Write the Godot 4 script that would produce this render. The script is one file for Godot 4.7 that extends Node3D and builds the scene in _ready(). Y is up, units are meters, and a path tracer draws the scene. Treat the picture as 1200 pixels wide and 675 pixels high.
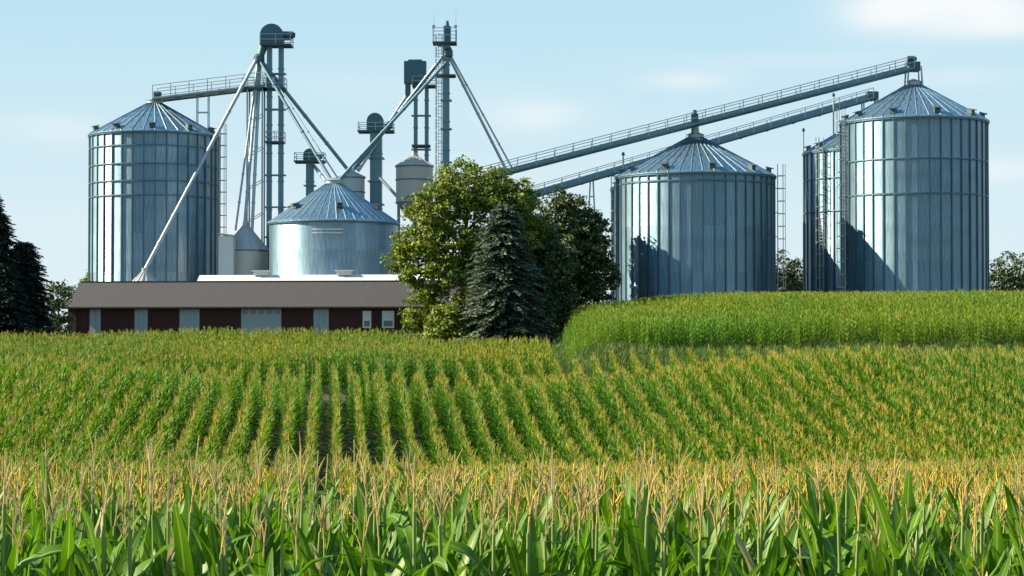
extends Node3D
# A corn field running up to a grain farm: steel bins, bucket elevators, inclined conveyors, a low barn and trees.
# Metres, y up, the camera looks along -z. "d" in comments is the distance in front of the camera (z = -d).

const TO_SUN := Vector3(-0.83, 0.53, -0.04)

var rng := RandomNumberGenerator.new()
var taken := {}
var M := {}
var undulation := FastNoiseLite.new()
var patch_noise := FastNoiseLite.new()

# ------------------------------------------------------------------ geometry collector
class Geo:
	var v := PackedVector3Array()
	var n := PackedVector3Array()
	var u := PackedVector2Array()
	var c := PackedColorArray()
	var u2 := PackedVector2Array()
	var i := PackedInt32Array()
	func point(p: Vector3, nn: Vector3, uv := Vector2.ZERO) -> int:
		v.append(p); n.append(nn); u.append(uv)
		return v.size() - 1
	func face(a: int, b: int, d: int) -> void:
		# wind so that the front face agrees with the stored normal
		var k := (v[d] - v[a]).cross(v[b] - v[a])
		if k.dot(n[a] + n[b] + n[d]) >= 0.0:
			i.append(a); i.append(b); i.append(d)
		else:
			i.append(a); i.append(d); i.append(b)
	func quad(a: Vector3, b: Vector3, d: Vector3, e: Vector3, out := Vector3.ZERO) -> void:
		var k := (d - a).cross(b - a).normalized()
		if out != Vector3.ZERO and k.dot(out) < 0.0:
			k = -k
		var w := a.distance_to(b)
		var h := b.distance_to(d)
		var p := point(a, k, Vector2(0, 0))
		point(b, k, Vector2(w, 0)); point(d, k, Vector2(w, h)); point(e, k, Vector2(0, h))
		face(p, p + 1, p + 2); face(p, p + 2, p + 3)
	func tri(a: Vector3, b: Vector3, d: Vector3, out := Vector3.ZERO) -> void:
		var k := (d - a).cross(b - a).normalized()
		if out != Vector3.ZERO and k.dot(out) < 0.0:
			k = -k
		var p := point(a, k, Vector2(0, 0))
		point(b, k, Vector2(a.distance_to(b), 0)); point(d, k, Vector2(0, a.distance_to(d)))
		face(p, p + 1, p + 2)
	func box(at: Vector3, size: Vector3, bs := Basis()) -> void:
		var h := size * 0.5
		for ax in 3:
			var o := Vector3.ZERO; o[ax] = 1.0
			var p := Vector3.ZERO; p[(ax + 1) % 3] = 1.0
			var q := Vector3.ZERO; q[(ax + 2) % 3] = 1.0
			for s in [-1.0, 1.0]:
				var m: Vector3 = o * h * s
				quad(at + bs * (m - p * h - q * h), at + bs * (m + p * h - q * h), at + bs * (m + p * h + q * h), at + bs * (m - p * h + q * h), bs * (o * s))
	func beam(a: Vector3, b: Vector3, w: float, h: float) -> void:
		# a box from a to b: w wide across, h high
		var f := (b - a).normalized()
		var up := Vector3.UP if absf(f.y) < 0.95 else Vector3.BACK
		var r := f.cross(up).normalized()
		box((a + b) * 0.5, Vector3(w, h, a.distance_to(b)), Basis(r, r.cross(f), -f))
	func tube(a: Vector3, b: Vector3, r0: float, r1 := -1.0, sides := 8, caps := true) -> void:
		if r1 < 0.0: r1 = r0
		var f := (b - a).normalized()
		var x := f.cross(Vector3.UP if absf(f.y) < 0.9 else Vector3.RIGHT).normalized()
		var y := f.cross(x)
		var p := v.size()
		for k in sides + 1:
			var t := TAU * k / sides
			var o := x * cos(t) + y * sin(t)
			point(a + o * r0, o, Vector2(float(k) / sides, 0)); point(b + o * r1, o, Vector2(float(k) / sides, a.distance_to(b)))
		for k in sides:
			var j := p + k * 2
			face(j, j + 1, j + 3); face(j, j + 3, j + 2)
		if caps:
			for e in 2:
				var o: Vector3 = a if e == 0 else b
				var rr: float = r0 if e == 0 else r1
				var nn: Vector3 = -f if e == 0 else f
				if rr < 0.002: continue
				var cc := point(o, nn)
				for k in sides:
					var t := TAU * k / sides
					point(o + (x * cos(t) + y * sin(t)) * rr, nn)
				for k in sides: face(cc, cc + 1 + k, cc + 1 + (k + 1) % sides)
	func lathe(profile: Array, sides := 24, at := Vector3.ZERO) -> void:
		# profile: Vector2(radius, height) from bottom to top, flat facets along the profile, smooth around
		for s in profile.size() - 1:
			var a: Vector2 = profile[s]
			var b: Vector2 = profile[s + 1]
			var t := (b - a).normalized()
			var p := v.size()
			for k in sides + 1:
				var an := TAU * k / sides
				var o := Vector3(cos(an), 0, sin(an))
				var nn := (o * t.y + Vector3.UP * -t.x).normalized()
				point(at + o * a.x + Vector3.UP * a.y, nn, Vector2(float(k) / sides, a.y)); point(at + o * b.x + Vector3.UP * b.y, nn, Vector2(float(k) / sides, b.y))
			for k in sides:
				var j := p + k * 2
				if a.x > 0.001: face(j, j + 1, j + 2)
				if b.x > 0.001: face(j + 1, j + 3, j + 2)
	func mesh(mat: Material = null) -> ArrayMesh:
		var m := ArrayMesh.new()
		add_to(m, mat)
		return m
	func add_to(m: ArrayMesh, mat: Material) -> void:
		var a := []
		a.resize(Mesh.ARRAY_MAX)
		a[Mesh.ARRAY_VERTEX] = v; a[Mesh.ARRAY_NORMAL] = n; a[Mesh.ARRAY_TEX_UV] = u; a[Mesh.ARRAY_INDEX] = i
		if c.size() == v.size() and c.size() > 0: a[Mesh.ARRAY_COLOR] = c
		if u2.size() == v.size() and u2.size() > 0: a[Mesh.ARRAY_TEX_UV2] = u2
		m.add_surface_from_arrays(Mesh.PRIMITIVE_TRIANGLES, a)
		if mat: m.surface_set_material(m.get_surface_count() - 1, mat)

# ------------------------------------------------------------------ naming
func numbered(called: String) -> String:
	if not taken.has(called):
		taken[called] = 0
		return called
	taken[called] += 1
	return "%s_%03d" % [called, taken[called]]

func tag(o: Node, label: String, category: String, group := "", kind := "") -> void:
	o.set_meta("label", label)
	if category: o.set_meta("category", category)
	if group: o.set_meta("group", group)
	if kind: o.set_meta("kind", kind)

func thing(called: String, label: String, category: String, at := Vector3.ZERO, turn := 0.0, group := "") -> Node3D:
	var o := Node3D.new()
	o.name = numbered(called)
	add_child(o)
	o.position = at
	o.rotation.y = turn
	tag(o, label, category, group)
	return o

func part(called: String, mesh: Mesh, mat: Material, parent: Node3D, xf := Transform3D()) -> MeshInstance3D:
	var o := MeshInstance3D.new()
	o.name = called
	o.mesh = mesh
	if mat: o.set_surface_override_material(0, mat)
	o.transform = xf
	parent.add_child(o, true)
	return o

func put(called: String, g: Geo, mat: Material, parent: Node3D) -> MeshInstance3D:
	return part(called, g.mesh(mat), null, parent)

# ------------------------------------------------------------------ the lie of the land
const PROFILE := [[-400.0, 3.0], [-80.0, 1.6], [-20.0, 0.7], [0.0, 0.35], [9.5, -0.05], [20.0, -0.82], [35.0, -1.8], [50.0, -2.95], [58.0, -3.55], [64.0, -3.35], [72.0, -2.7], [80.0, -1.85], [85.0, -1.4], [89.0, -1.5], [97.0, -2.75], [105.0, -2.4], [112.0, -1.5], [120.0, -0.85], [135.0, 0.0], [148.0, 0.75], [175.0, 1.6], [200.0, 2.3], [240.0, 2.8], [320.0, 3.0], [4000.0, 3.0]]

func profile(d: float, t: Array) -> float:
	var k := 0
	while k < t.size() - 2 and d > t[k + 1][0]: k += 1
	var x0: float = t[k][0]; var x1: float = t[k + 1][0]
	var y0: float = t[k][1]; var y1: float = t[k + 1][1]
	var h := x1 - x0
	var m := (y1 - y0) / h
	var m0 := m; var m1 := m
	if k > 0: m0 = (m + (y0 - t[k - 1][1]) / (x0 - t[k - 1][0])) * 0.5
	if k < t.size() - 2: m1 = (m + (t[k + 2][1] - y1) / (t[k + 2][0] - x1)) * 0.5
	var s := clampf((d - x0) / h, 0.0, 1.0)
	return (1 + 2 * s) * (1 - s) * (1 - s) * y0 + s * (1 - s) * (1 - s) * h * m0 + s * s * (3 - 2 * s) * y1 + s * s * (s - 1) * h * m1

const RISE := [[-100.0, 0.0], [40.0, 0.0], [55.0, 0.25], [70.0, 0.8], [85.0, 1.2], [100.0, 0.95], [112.0, 0.55], [118.0, 0.55], [126.0, 1.9], [134.0, 2.15], [150.0, 2.05], [175.0, 1.9], [200.0, 1.3], [260.0, 0.5], [400.0, 0.0], [4000.0, 0.0]]

func ground_at(x: float, z: float) -> float:
	var d := -z
	var y := profile(d, PROFILE)
	var side := smoothstep(0.0, 16.0, x) if d < 112.0 else lerpf(smoothstep(0.0, 16.0, x), smoothstep(2.0, 6.0, x), smoothstep(112.0, 124.0, d))
	y += side * profile(d, RISE)
	if d > 115.0: y += (smoothstep(4.0, 22.0, x) * 1.2 - 0.45 * smoothstep(0.0, 4.0, x)) * smoothstep(118.0, 150.0, d) * (1.0 - smoothstep(200.0, 300.0, d))
	y += smoothstep(-8.0, -22.0, x) * 0.8 * smoothstep(62.0, 85.0, d) * (1.0 - smoothstep(88.0, 112.0, d))
	if d > 30.0 and d < 240.0: y += undulation.get_noise_2d(x * 1.3, z) * 0.28 * smoothstep(30.0, 60.0, d)
	return y

func on_ground(x: float, d: float) -> Vector3:
	return Vector3(x, ground_at(x, -d), -d)

# ------------------------------------------------------------------ camera, sky, sun
func _ready() -> void:
	rng.seed = 20240611
	undulation.seed = 5
	undulation.frequency = 0.035
	patch_noise.seed = 12
	patch_noise.frequency = 0.03
	var cam := Camera3D.new()
	cam.name = "camera"
	add_child(cam)
	cam.fov = 17.14
	cam.near = 0.2
	cam.far = 6000.0
	cam.position = Vector3(0, 3.1, 0)
	cam.rotation_degrees = Vector3(1.215, 0, 0)
	cam.current = true
	var env := Environment.new()
	env.background_mode = Environment.BG_SKY
	env.sky = Sky.new()
	env.sky.sky_material = sky_material()
	env.tonemap_mode = Environment.TONE_MAPPER_LINEAR
	env.tonemap_exposure = 2.7
	env.background_energy_multiplier = 0.385
	env.sdfgi_enabled = true
	env.ssao_enabled = true
	env.ssil_enabled = true
	var we := WorldEnvironment.new()
	we.name = "environment"
	we.environment = env
	add_child(we)
	var sun := DirectionalLight3D.new()
	sun.name = "sun"
	add_child(sun)
	sun.basis = Basis.looking_at(-TO_SUN.normalized())
	sun.light_energy = 1.6
	sun.light_angular_distance = 0.5
	sun.light_color = Color(1.0, 0.94, 0.82)
	sun.shadow_enabled = true
	make_materials()
	make_ground()
	make_bins()
	make_elevators()
	make_conveyors()
	make_buildings()
	make_trees()
	make_corn()
	grass_strips()

func sky_material() -> PanoramaSkyMaterial:
	var w := 2048
	var h := 1024
	var im := Image.create(w, h, false, Image.FORMAT_RGBF)
	var fine := FastNoiseLite.new()
	fine.seed = 3
	fine.frequency = 2.2
	fine.fractal_octaves = 5
	var stops := [[0.0, Vector3(0.745, 0.845, 0.885)], [3.0, Vector3(0.68, 0.825, 0.885)], [10.0, Vector3(0.475, 0.735, 0.865)], [25.0, Vector3(0.30, 0.56, 0.80)], [50.0, Vector3(0.19, 0.41, 0.70)], [90.0, Vector3(0.14, 0.33, 0.62)]]
	# soft banks of fair-weather cloud: azimuth, height, half width, half height in degrees, strength
	var banks := [[13.2, 9.35, 2.7, 0.75, 1.2], [11.0, 9.3, 1.3, 0.5, 0.7], [15.0, 8.7, 1.8, 0.35, 0.5], [5.2, 7.4, 1.5, 0.25, 0.6], [0.6, 6.4, 1.6, 0.6, 0.5], [-13.6, 5.8, 1.8, 0.4, 0.6], [14.0, 4.6, 3.0, 0.5, 0.45], [-9.0, 3.0, 5.0, 0.6, 0.4], [-4.0, 7.2, 3.0, 0.5, 0.22], [8.0, 7.9, 4.0, 0.22, 0.25], [13.0, 7.3, 2.4, 0.3, 0.35], [-1.0, 4.4, 3.5, 0.6, 0.35]]
	var more := RandomNumberGenerator.new()
	more.seed = 77
	for k in 70:
		var az := more.randf_range(-180, 180)
		if absf(az) < 24.0: continue
		banks.append([az, more.randf_range(2.0, 28.0), more.randf_range(2, 7), more.randf_range(0.3, 1.4), more.randf_range(0.25, 0.85)])
	var white := Vector3(0.93, 0.945, 0.95)
	for y in h:
		var el := 90.0 - 180.0 * (y + 0.5) / h
		var s := 0
		var e := maxf(el, 0.0)
		while s < stops.size() - 2 and e > stops[s + 1][0]: s += 1
		var base: Vector3 = stops[s][1].lerp(stops[s + 1][1], clampf((e - stops[s][0]) / (stops[s + 1][0] - stops[s][0]), 0, 1))
		if el <= -0.3 or el > 36.0:
			im.fill_rect(Rect2i(0, y, w, 1), Color(base.x, base.y, base.z) if el > 0.0 else Color(0.2, 0.24, 0.16))
			continue
		var near := []
		for b in banks:
			if absf(el - b[1]) < b[3] * 3.0: near.append(b)
		for x in w:
			var az := fposmod((x + 0.5) / w * 360.0 + 180.0, 360.0) - 180.0
			var col := base
			var cl := 0.0
			if near.size():
				var dir := Vector3(sin(deg_to_rad(az)) * 3.0, el * 0.22, cos(deg_to_rad(az)) * 3.0)
				var f := -1.0
				for b in near:
					var dx: float = fposmod(az - b[0] + 180.0, 360.0) - 180.0
					if absf(dx) > b[2] * 2.6: continue
					if f < 0.0: f = clampf(0.85 + fine.get_noise_3dv(dir) * 0.9, 0.2, 1.2)
					var q: float = dx * dx / (b[2] * b[2]) + pow((el - b[1]) / b[3], 2.0)
					cl += b[4] * exp(-q * 1.1) * f
			if cl > 0.0: col = base.lerp(white, clampf(cl, 0.0, 0.9))
			im.set_pixel(x, y, Color(col.x, col.y, col.z))
	var m := PanoramaSkyMaterial.new()
	m.panorama = ImageTexture.create_from_image(im)
	return m

# ------------------------------------------------------------------ materials
func lin(r: float, g: float, b: float) -> Color:
	return Color(r, g, b).linear_to_srgb()

func paint(called: String, r: float, g: float, b: float, rough := 0.6, metal := 0.0) -> StandardMaterial3D:
	var m := StandardMaterial3D.new()
	m.resource_name = called
	m.albedo_color = lin(r, g, b)
	m.roughness = rough
	m.metallic = metal
	M[called] = m
	return m

func noise_texture(seed_: int, freq: float, stretch: Vector2, lo: float, hi: float, size := 256) -> ImageTexture:
	# tileable grey mottling, built by wrapping the noise round two circles
	var f := FastNoiseLite.new()
	f.seed = seed_
	f.frequency = freq
	f.fractal_octaves = 4
	var src := f.get_seamless_image(size, size)
	var im := Image.create(size, size, false, Image.FORMAT_RGB8)
	for y in size:
		for x in size:
			var k := src.get_pixel(int(x * stretch.x) % size, int(y * stretch.y) % size).r
			var t := lerpf(lo, hi, k)
			im.set_pixel(x, y, Color(t, t, t))
	return ImageTexture.create_from_image(im)

func make_materials() -> void:
	# corrugated galvanised sheet: the waves run round the bin, one every ten centimetres
	var wave := Image.create(4, 64, false, Image.FORMAT_RGB8)
	for y in 64:
		var slope := 0.6 * sin(TAU * y / 64.0)
		var nn := Vector3(0, slope, 1).normalized()
		for x in 4: wave.set_pixel(x, y, Color(0.5, nn.y * 0.5 + 0.5, nn.z * 0.5 + 0.5))
	var wave_tex := ImageTexture.create_from_image(wave)
	var streaks := noise_texture(8, 0.02, Vector2(4, 1), 0.7, 1.15)
	var spangle := noise_texture(9, 0.03, Vector2(1, 1), 0.7, 1.15)
	var tones := [[0.225, 0.365, 0.46, 0.42], [0.19, 0.325, 0.42, 0.46], [0.26, 0.395, 0.485, 0.40], [0.20, 0.345, 0.45, 0.48], [0.235, 0.365, 0.45, 0.44]]
	for k in tones.size():
		var t: Array = tones[k]
		var m := paint("sheet_steel_%d" % k, t[0], t[1], t[2], t[3], 0.95)
		m.normal_enabled = true
		m.normal_texture = wave_tex
		m.normal_scale = 1.0
		m.uv1_scale = Vector3(1, 10, 1)
		m.clearcoat_enabled = true
		m.clearcoat = 1.0
		m.clearcoat_roughness = 0.3
		m.detail_enabled = true
		m.detail_blend_mode = BaseMaterial3D.BLEND_MODE_MUL
		m.detail_uv_layer = BaseMaterial3D.DETAIL_UV_2
		m.detail_albedo = streaks
		m.uv2_scale = Vector3(0.5, 0.06, 1)
		m.uv2_offset = Vector3(0.23 * k, 0.31 * k, 0)
		var r := paint("roof_steel_%d" % k, t[0], t[1], t[2], t[3], 0.85)
		r.albedo_texture = spangle
		r.uv1_scale = Vector3(0.4, 0.15, 1)
		var q := paint("rolled_steel_%d" % k, t[0], t[1], t[2], 0.5, 0.85)
		q.albedo_texture = streaks
		q.uv1_scale = Vector3(1, 0.08, 1)
	paint("stiffener_steel", 0.10, 0.17, 0.22, 0.5, 0.85)
	paint("tower_steel", 0.13, 0.225, 0.27, 0.5, 0.55)
	paint("rail_steel", 0.36, 0.41, 0.43, 0.5, 0.6)
	paint("pipe_steel", 0.33, 0.39, 0.41, 0.45, 0.7)
	paint("dark_steel", 0.06, 0.10, 0.12, 0.5, 0.4)
	paint("machine_paint", 0.05, 0.13, 0.16, 0.5, 0.2)
	paint("pale_steel", 0.40, 0.41, 0.40, 0.5, 0.2)
	paint("cream_steel", 0.42, 0.39, 0.35, 0.5, 0.2)
	var conc := paint("concrete", 0.42, 0.40, 0.37, 0.9)
	conc.albedo_texture = noise_texture(21, 0.03, Vector2(1, 1), 0.7, 1.1)
	conc.uv1_triplanar = true
	conc.uv1_world_triplanar = true
	var sh := paint("shingle", 0.050, 0.050, 0.056, 0.85)
	sh.albedo_texture = noise_texture(22, 0.06, Vector2(1, 3), 0.35, 1.4)
	sh.uv1_scale = Vector3(0.22, 0.35, 1)
	paint("barn_red", 0.042, 0.008, 0.007, 0.8)
	paint("barn_dark", 0.035, 0.014, 0.013, 0.9)
	paint("barn_grey", 0.27, 0.32, 0.335, 0.7)
	paint("barn_white", 0.56, 0.58, 0.58, 0.6)
	paint("white_roof", 0.62, 0.62, 0.61, 0.45)
	var glass := paint("glass", 0.05, 0.07, 0.08, 0.08)
	glass.metallic_specular = 0.6
	paint("bark", 0.10, 0.075, 0.055, 0.9)
	var soil := paint("soil", 0.065, 0.06, 0.03, 0.95)
	soil.albedo_texture = ground_texture()
	soil.uv1_triplanar = true
	soil.uv1_world_triplanar = true
	soil.uv1_scale = Vector3(0.12, 0.12, 0.12)
	for k in [["leaf_bright", 0.80], ["leaf_dark", 0.5], ["needle", 0.25]]:
		var f := paint(k[0], 1, 1, 1, 0.6)
		f.vertex_color_use_as_albedo = true
		f.backlight_enabled = true
		f.backlight = Color(k[1], k[1], k[1] * 0.7)
	var lf := paint("corn_leaf", 1, 1, 1, 0.52)
	lf.metallic_specular = 0.32
	lf.albedo_texture = corn_leaf_texture(false)
	lf.vertex_color_use_as_albedo = true
	lf.backlight_enabled = true
	lf.backlight = lin(0.8, 0.85, 0.45)
	var dry := paint("dry_leaf", 1, 1, 1, 0.7)
	dry.albedo_texture = corn_leaf_texture(true)
	dry.backlight_enabled = true
	dry.backlight = lin(0.6, 0.55, 0.4)
	var st := paint("corn_stalk", 0.16, 0.24, 0.05, 0.5)
	st.vertex_color_use_as_albedo = true
	var ta := paint("corn_tassel", 0.43, 0.325, 0.06, 0.8)
	ta.vertex_color_use_as_albedo = true
	ta.backlight_enabled = true
	ta.backlight = lin(0.5, 0.5, 0.5)
	var tf := paint("field_tassel", 0.41, 0.345, 0.07, 0.8)
	tf.vertex_color_use_as_albedo = true
	tf.backlight_enabled = true
	tf.backlight = lin(0.5, 0.5, 0.5)
	var nl := lf.duplicate()
	nl.resource_name = "near_corn_leaf"
	nl.roughness = 0.45
	nl.metallic_specular = 0.4
	M["near_corn_leaf"] = nl
	var gr := paint("grass_blade", 0.10, 0.17, 0.03, 0.7)
	gr.vertex_color_use_as_albedo = true
	gr.backlight_enabled = true
	gr.backlight = lin(0.5, 0.5, 0.3)
	paint("corn_husk", 0.22, 0.33, 0.08, 0.6)
	paint("corn_silk", 0.28, 0.14, 0.06, 0.8)

func ground_texture() -> ImageTexture:
	var a := FastNoiseLite.new()
	a.seed = 31
	a.frequency = 0.02
	a.fractal_octaves = 5
	var src := a.get_seamless_image(512, 512)
	var im := Image.create(512, 512, false, Image.FORMAT_RGB8)
	for y in 512:
		for x in 512:
			var k := src.get_pixel(x, y).r
			var c := Color(0.75, 0.7, 0.65).lerp(Color(0.65, 0.95, 0.5), smoothstep(0.45, 0.6, k))
			im.set_pixel(x, y, c * (0.75 + 0.5 * src.get_pixel((x * 7) % 512, (y * 7) % 512).r))
	return ImageTexture.create_from_image(im)

func corn_leaf_texture(dry: bool) -> ImageTexture:
	# u across the blade, v along it: a pale midrib, fine parallel veins
	var w := 64
	var h := 128
	var im := Image.create(w, h, false, Image.FORMAT_RGB8)
	var f := FastNoiseLite.new()
	f.seed = 61
	f.frequency = 0.08
	for y in h:
		for x in w:
			var a := absf((x + 0.5) / w - 0.5) * 2.0
			var vein := 0.88 + 0.12 * sin(x * 1.9) + f.get_noise_2d(x * 2.0, y * 0.35) * 0.22
			var c := Color(0.10, 0.23, 0.006) * vein
			if dry: c = Color(0.36, 0.34, 0.15) * vein
			var rib := 1.0 - smoothstep(0.05, 0.14, a)
			c = c.lerp(Color(0.30, 0.40, 0.16) if not dry else Color(0.6, 0.52, 0.36), rib * 0.85)
			c.a = 1.0
			im.set_pixel(x, y, c.linear_to_srgb())
	return ImageTexture.create_from_image(im)

# ------------------------------------------------------------------ ground
func make_ground() -> void:
	var xs := PackedFloat32Array()
	var zs := PackedFloat32Array()
	for k in range(-40, 41): xs.append(signf(k) * (absf(k) * 1.2 + pow(absf(k) / 40.0, 5.0) * 2600.0))
	var d := -120.0
	while d < 3500.0:
		zs.append(-d)
		d += 1.5 if d > 0.0 and d < 210.0 else (10.0 if d < 320.0 else 400.0)
	var g := Geo.new()
	for z in zs:
		for x in xs:
			var e := 0.4
			var nn := Vector3(ground_at(x - e, z) - ground_at(x + e, z), 2 * e, ground_at(x, z - e) - ground_at(x, z + e)).normalized()
			g.point(Vector3(x, ground_at(x, z), z), nn, Vector2(x, z))
	var w := xs.size()
	for r in zs.size() - 1:
		for k in w - 1:
			var a := r * w + k
			g.face(a, a + 1, a + w + 1)
			g.face(a, a + w + 1, a + w)
	var o := put("ground", g, M.soil, self)
	o.set_meta("kind", "structure")
	o.set_meta("label", "brown field soil with patches of grass rising to the farm")

# ------------------------------------------------------------------ grain bins
func ladder(parent: Node3D, at: Vector3, out: Vector3, y0: float, y1: float, caged := true) -> void:
	# at: foot of the ladder on the wall, out: away from the wall
	var r := out.cross(Vector3.UP).normalized()
	var g := Geo.new()
	for s in [-1.0, 1.0]:
		g.beam(at + out * 0.22 + r * s * 0.25 + Vector3.UP * y0, at + out * 0.22 + r * s * 0.25 + Vector3.UP * y1, 0.07, 0.07)
	var y := y0 + 0.2
	while y < y1:
		g.beam(at + out * 0.22 - r * 0.25 + Vector3.UP * y, at + out * 0.22 + r * 0.25 + Vector3.UP * y, 0.05, 0.05)
		y += 0.35
	y = y0 + 0.4
	while y < y1:
		for s in [-1.0, 1.0]: g.beam(at - out * 0.08 + r * s * 0.25 + Vector3.UP * y, at + out * 0.22 + r * s * 0.25 + Vector3.UP * y, 0.06, 0.06)
		y += 2.4
	put("ladder", g, M.rail_steel, parent)
	if not caged: return
	var h := Geo.new()
	y = y0 + 2.4
	while y < y1 + 0.9:
		var last := at + out * 0.22 + r * 0.36 + Vector3.UP * y
		for k in range(1, 9):
			var t := PI * k / 8.0
			var p := at + out * (0.22 + 0.75 * sin(t)) + r * 0.36 * cos(t) + Vector3.UP * y
			h.beam(last, p, 0.05, 0.07)
			last = p
		y += 1.25
	for k in 5:
		var t := PI * (k + 0.0) / 4.0
		var p := at + out * (0.22 + 0.75 * sin(t)) + r * 0.36 * cos(t)
		h.beam(p + Vector3.UP * (y0 + 2.4), p + Vector3.UP * (y1 + 0.9), 0.05, 0.05)
	put("ladder_cage", h, M.rail_steel, parent)

func grain_bin(label: String, x: float, d: float, R: float, eave: float, apex: float, cols: int, rings: Array, joints: Array, plain := false, ladder_at := 999.0) -> Node3D:
	var base := ground_at(x, -d) - 0.1
	var b := thing("grain_bin", label, "grain bin", Vector3(x, base, -d), 0.0, "round steel grain bins")
	var f := Geo.new()
	f.lathe([Vector2(R + 0.35, -0.6), Vector2(R + 0.35, 0.35), Vector2(R - 0.3, 0.35)], 48)
	put("foundation", f, M.concrete, b)
	var step := TAU / cols
	var levels := [0.35]
	for y in rings + joints: levels.append(y - base)
	levels.append(eave - base)
	levels.sort()
	# sheets: one mesh for each tier, every sheet its own part
	for t in levels.size() - 1:
		var y0: float = levels[t]
		var y1: float = levels[t + 1]
		var g := Geo.new()
		var bow := 0.65
		for k in 4:
			var a := step * (k / 3.0 - 0.5)
			var flat := Vector3(R * cos(step * 0.5), 0, R * sin(step * 0.5) * (k / 3.0 * 2.0 - 1.0))
			var arc := Vector3(cos(a), 0, sin(a)) * R
			var p := flat.lerp(arc, 1.0 if plain else bow)
			var nn := Vector3.RIGHT.lerp(Vector3(cos(a), 0, sin(a)), 1.0 if plain else bow).normalized()
			g.point(p + Vector3.UP * y0, nn, Vector2(k / 3.0, y0)); g.point(p + Vector3.UP * y1, nn, Vector2(k / 3.0, y1))
		for k in 3:
			g.face(k * 2, k * 2 + 1, k * 2 + 3); g.face(k * 2, k * 2 + 3, k * 2 + 2)
		for p in g.v: g.u2.append(Vector2(p.z, p.y))
		var mesh := g.mesh()
		for k in cols:
			var turn := Basis(Vector3.UP, -step * (k + 0.5))
			var wobble := 0.0 if plain else rng.randf_range(-0.022, 0.022)
			var hub := Vector3(R * 0.995, 0, 0)
			var xf := Transform3D(turn, Vector3.ZERO) * Transform3D(Basis(Vector3.UP, wobble), hub) * Transform3D(Basis(), -hub)
			var tone := rng.randi_range(0, 4)
			part("wall_sheet", mesh, M["sheet_steel_%d" % tone], b, xf)
	if not plain:
		var s := Geo.new()
		s.box(Vector3(R + 0.045, (levels[0] + eave - base) * 0.5, 0), Vector3(0.13, eave - base - levels[0] - 0.02, 0.12))
		var sm := s.mesh(M.stiffener_steel)
		for k in cols: part("stiffener", sm, null, b, Transform3D(Basis(Vector3.UP, -step * k), Vector3.ZERO))
	for y in rings:
		var g := Geo.new()
		var yy: float = y - base
		g.lathe([Vector2(R, yy - 0.07), Vector2(R + 0.115, yy - 0.06), Vector2(R + 0.115, yy + 0.06), Vector2(R, yy + 0.07)], cols)
		put("wind_ring", g, M.stiffener_steel, b)
	# roof: a flat pan with one raised rib for each bay
	var e := eave - base
	var top := apex - base
	var inner := minf(0.75, R * 0.12)
	var over := R + 0.22
	var rise := (top - e) / (R - inner)
	var y_over := e - 0.22 * rise + 0.04
	var g2 := Geo.new()
	var ha := step * 0.5
	var lo := over / cos(ha) * 0.999
	var p0 := Vector3(lo * cos(ha), y_over, -lo * sin(ha))
	var p1 := Vector3(lo * cos(ha), y_over, lo * sin(ha))
	var q0 := Vector3(inner * cos(ha), top, -inner * sin(ha))
	var q1 := Vector3(inner * cos(ha), top, inner * sin(ha))
	g2.quad(p0, p1, q1, q0, Vector3(0.4, 1, 0))
	g2.quad(p0, p1, p1 - Vector3.UP * 0.09, p0 - Vector3.UP * 0.09, Vector3.RIGHT)
	var up := Vector3(-rise, 1, 0).normalized()
	var side := Vector3(sin(ha), 0, -cos(ha))
	for k in [[p0, q0, 1.0]]:
		var a: Vector3 = k[0]
		var c: Vector3 = k[1]
		var w0 := -side * 0.11
		var w1 := -side * 0.05
		var h0 := up * 0.13
		g2.quad(a + w0, a + w0 * 0.4 + h0, c + w1 * 0.4 + h0, c + w1, -side)
		g2.quad(a, a + w0 * 0.4 + h0, c + w1 * 0.4 + h0, c, side)
		g2.tri(a, a + w0, a + w0 * 0.4 + h0, Vector3.RIGHT)
	var pan := g2.mesh()
	for k in cols:
		var tilt := Basis(Vector3.UP, -step * (k + 0.5))
		part("roof_panel", pan, M["roof_steel_%d" % rng.randi_range(0, 4)], b, Transform3D(tilt, Vector3(0, rng.randf_range(0.0, 0.012), 0)))
	var c := Geo.new()
	c.lathe([Vector2(inner + 0.12, top - 0.15), Vector2(inner + 0.12, top + 0.28), Vector2(inner + 0.2, top + 0.3), Vector2(0.1, top + 0.62), Vector2(0, top + 0.62)], 20)
	put("roof_cap", c, M.rail_steel, b)
	var er := Geo.new()
	er.lathe([Vector2(R, e - 0.32), Vector2(R + 0.17, e - 0.32), Vector2(R + 0.17, e - 0.10), Vector2(R, e - 0.10)], cols)
	put("eave_ring", er, M.stiffener_steel, b)
	# hooded vents on the roof
	var vents := 10 if not plain else 6
	for k in vents:
		var a := TAU * (k + 0.3) / vents
		var vr := R * (0.93 if not plain else 0.72)
		var vy := e + (R - vr) * rise
		var vg := Geo.new()
		var bs := Basis(Vector3.UP, -a)
		vg.box(bs * Vector3(vr, vy + 0.2, 0), Vector3(0.5, 0.5, 0.55), bs)
		vg.box(bs * Vector3(vr + 0.1, vy + 0.48, 0), Vector3(0.8, 0.07, 0.68), bs * Basis(Vector3.FORWARD, 0.25))
		put("roof_vent", vg, M.dark_steel, b)
	# manhole in the wall and the ladder
	var dg := Geo.new()
	var da := PI * 0.36
	var db := Basis(Vector3.UP, -da)
	dg.box(db * Vector3(R + 0.08, 1.9, 0), Vector3(0.12, 1.5, 0.8), db)
	put("access_door", dg, M.rail_steel, b)
	if ladder_at < 900.0:
		var o := Vector3(cos(ladder_at), 0, sin(ladder_at))
		ladder(b, o * (R + 0.1), o, 0.5, e + 0.3)
	return b

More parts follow.
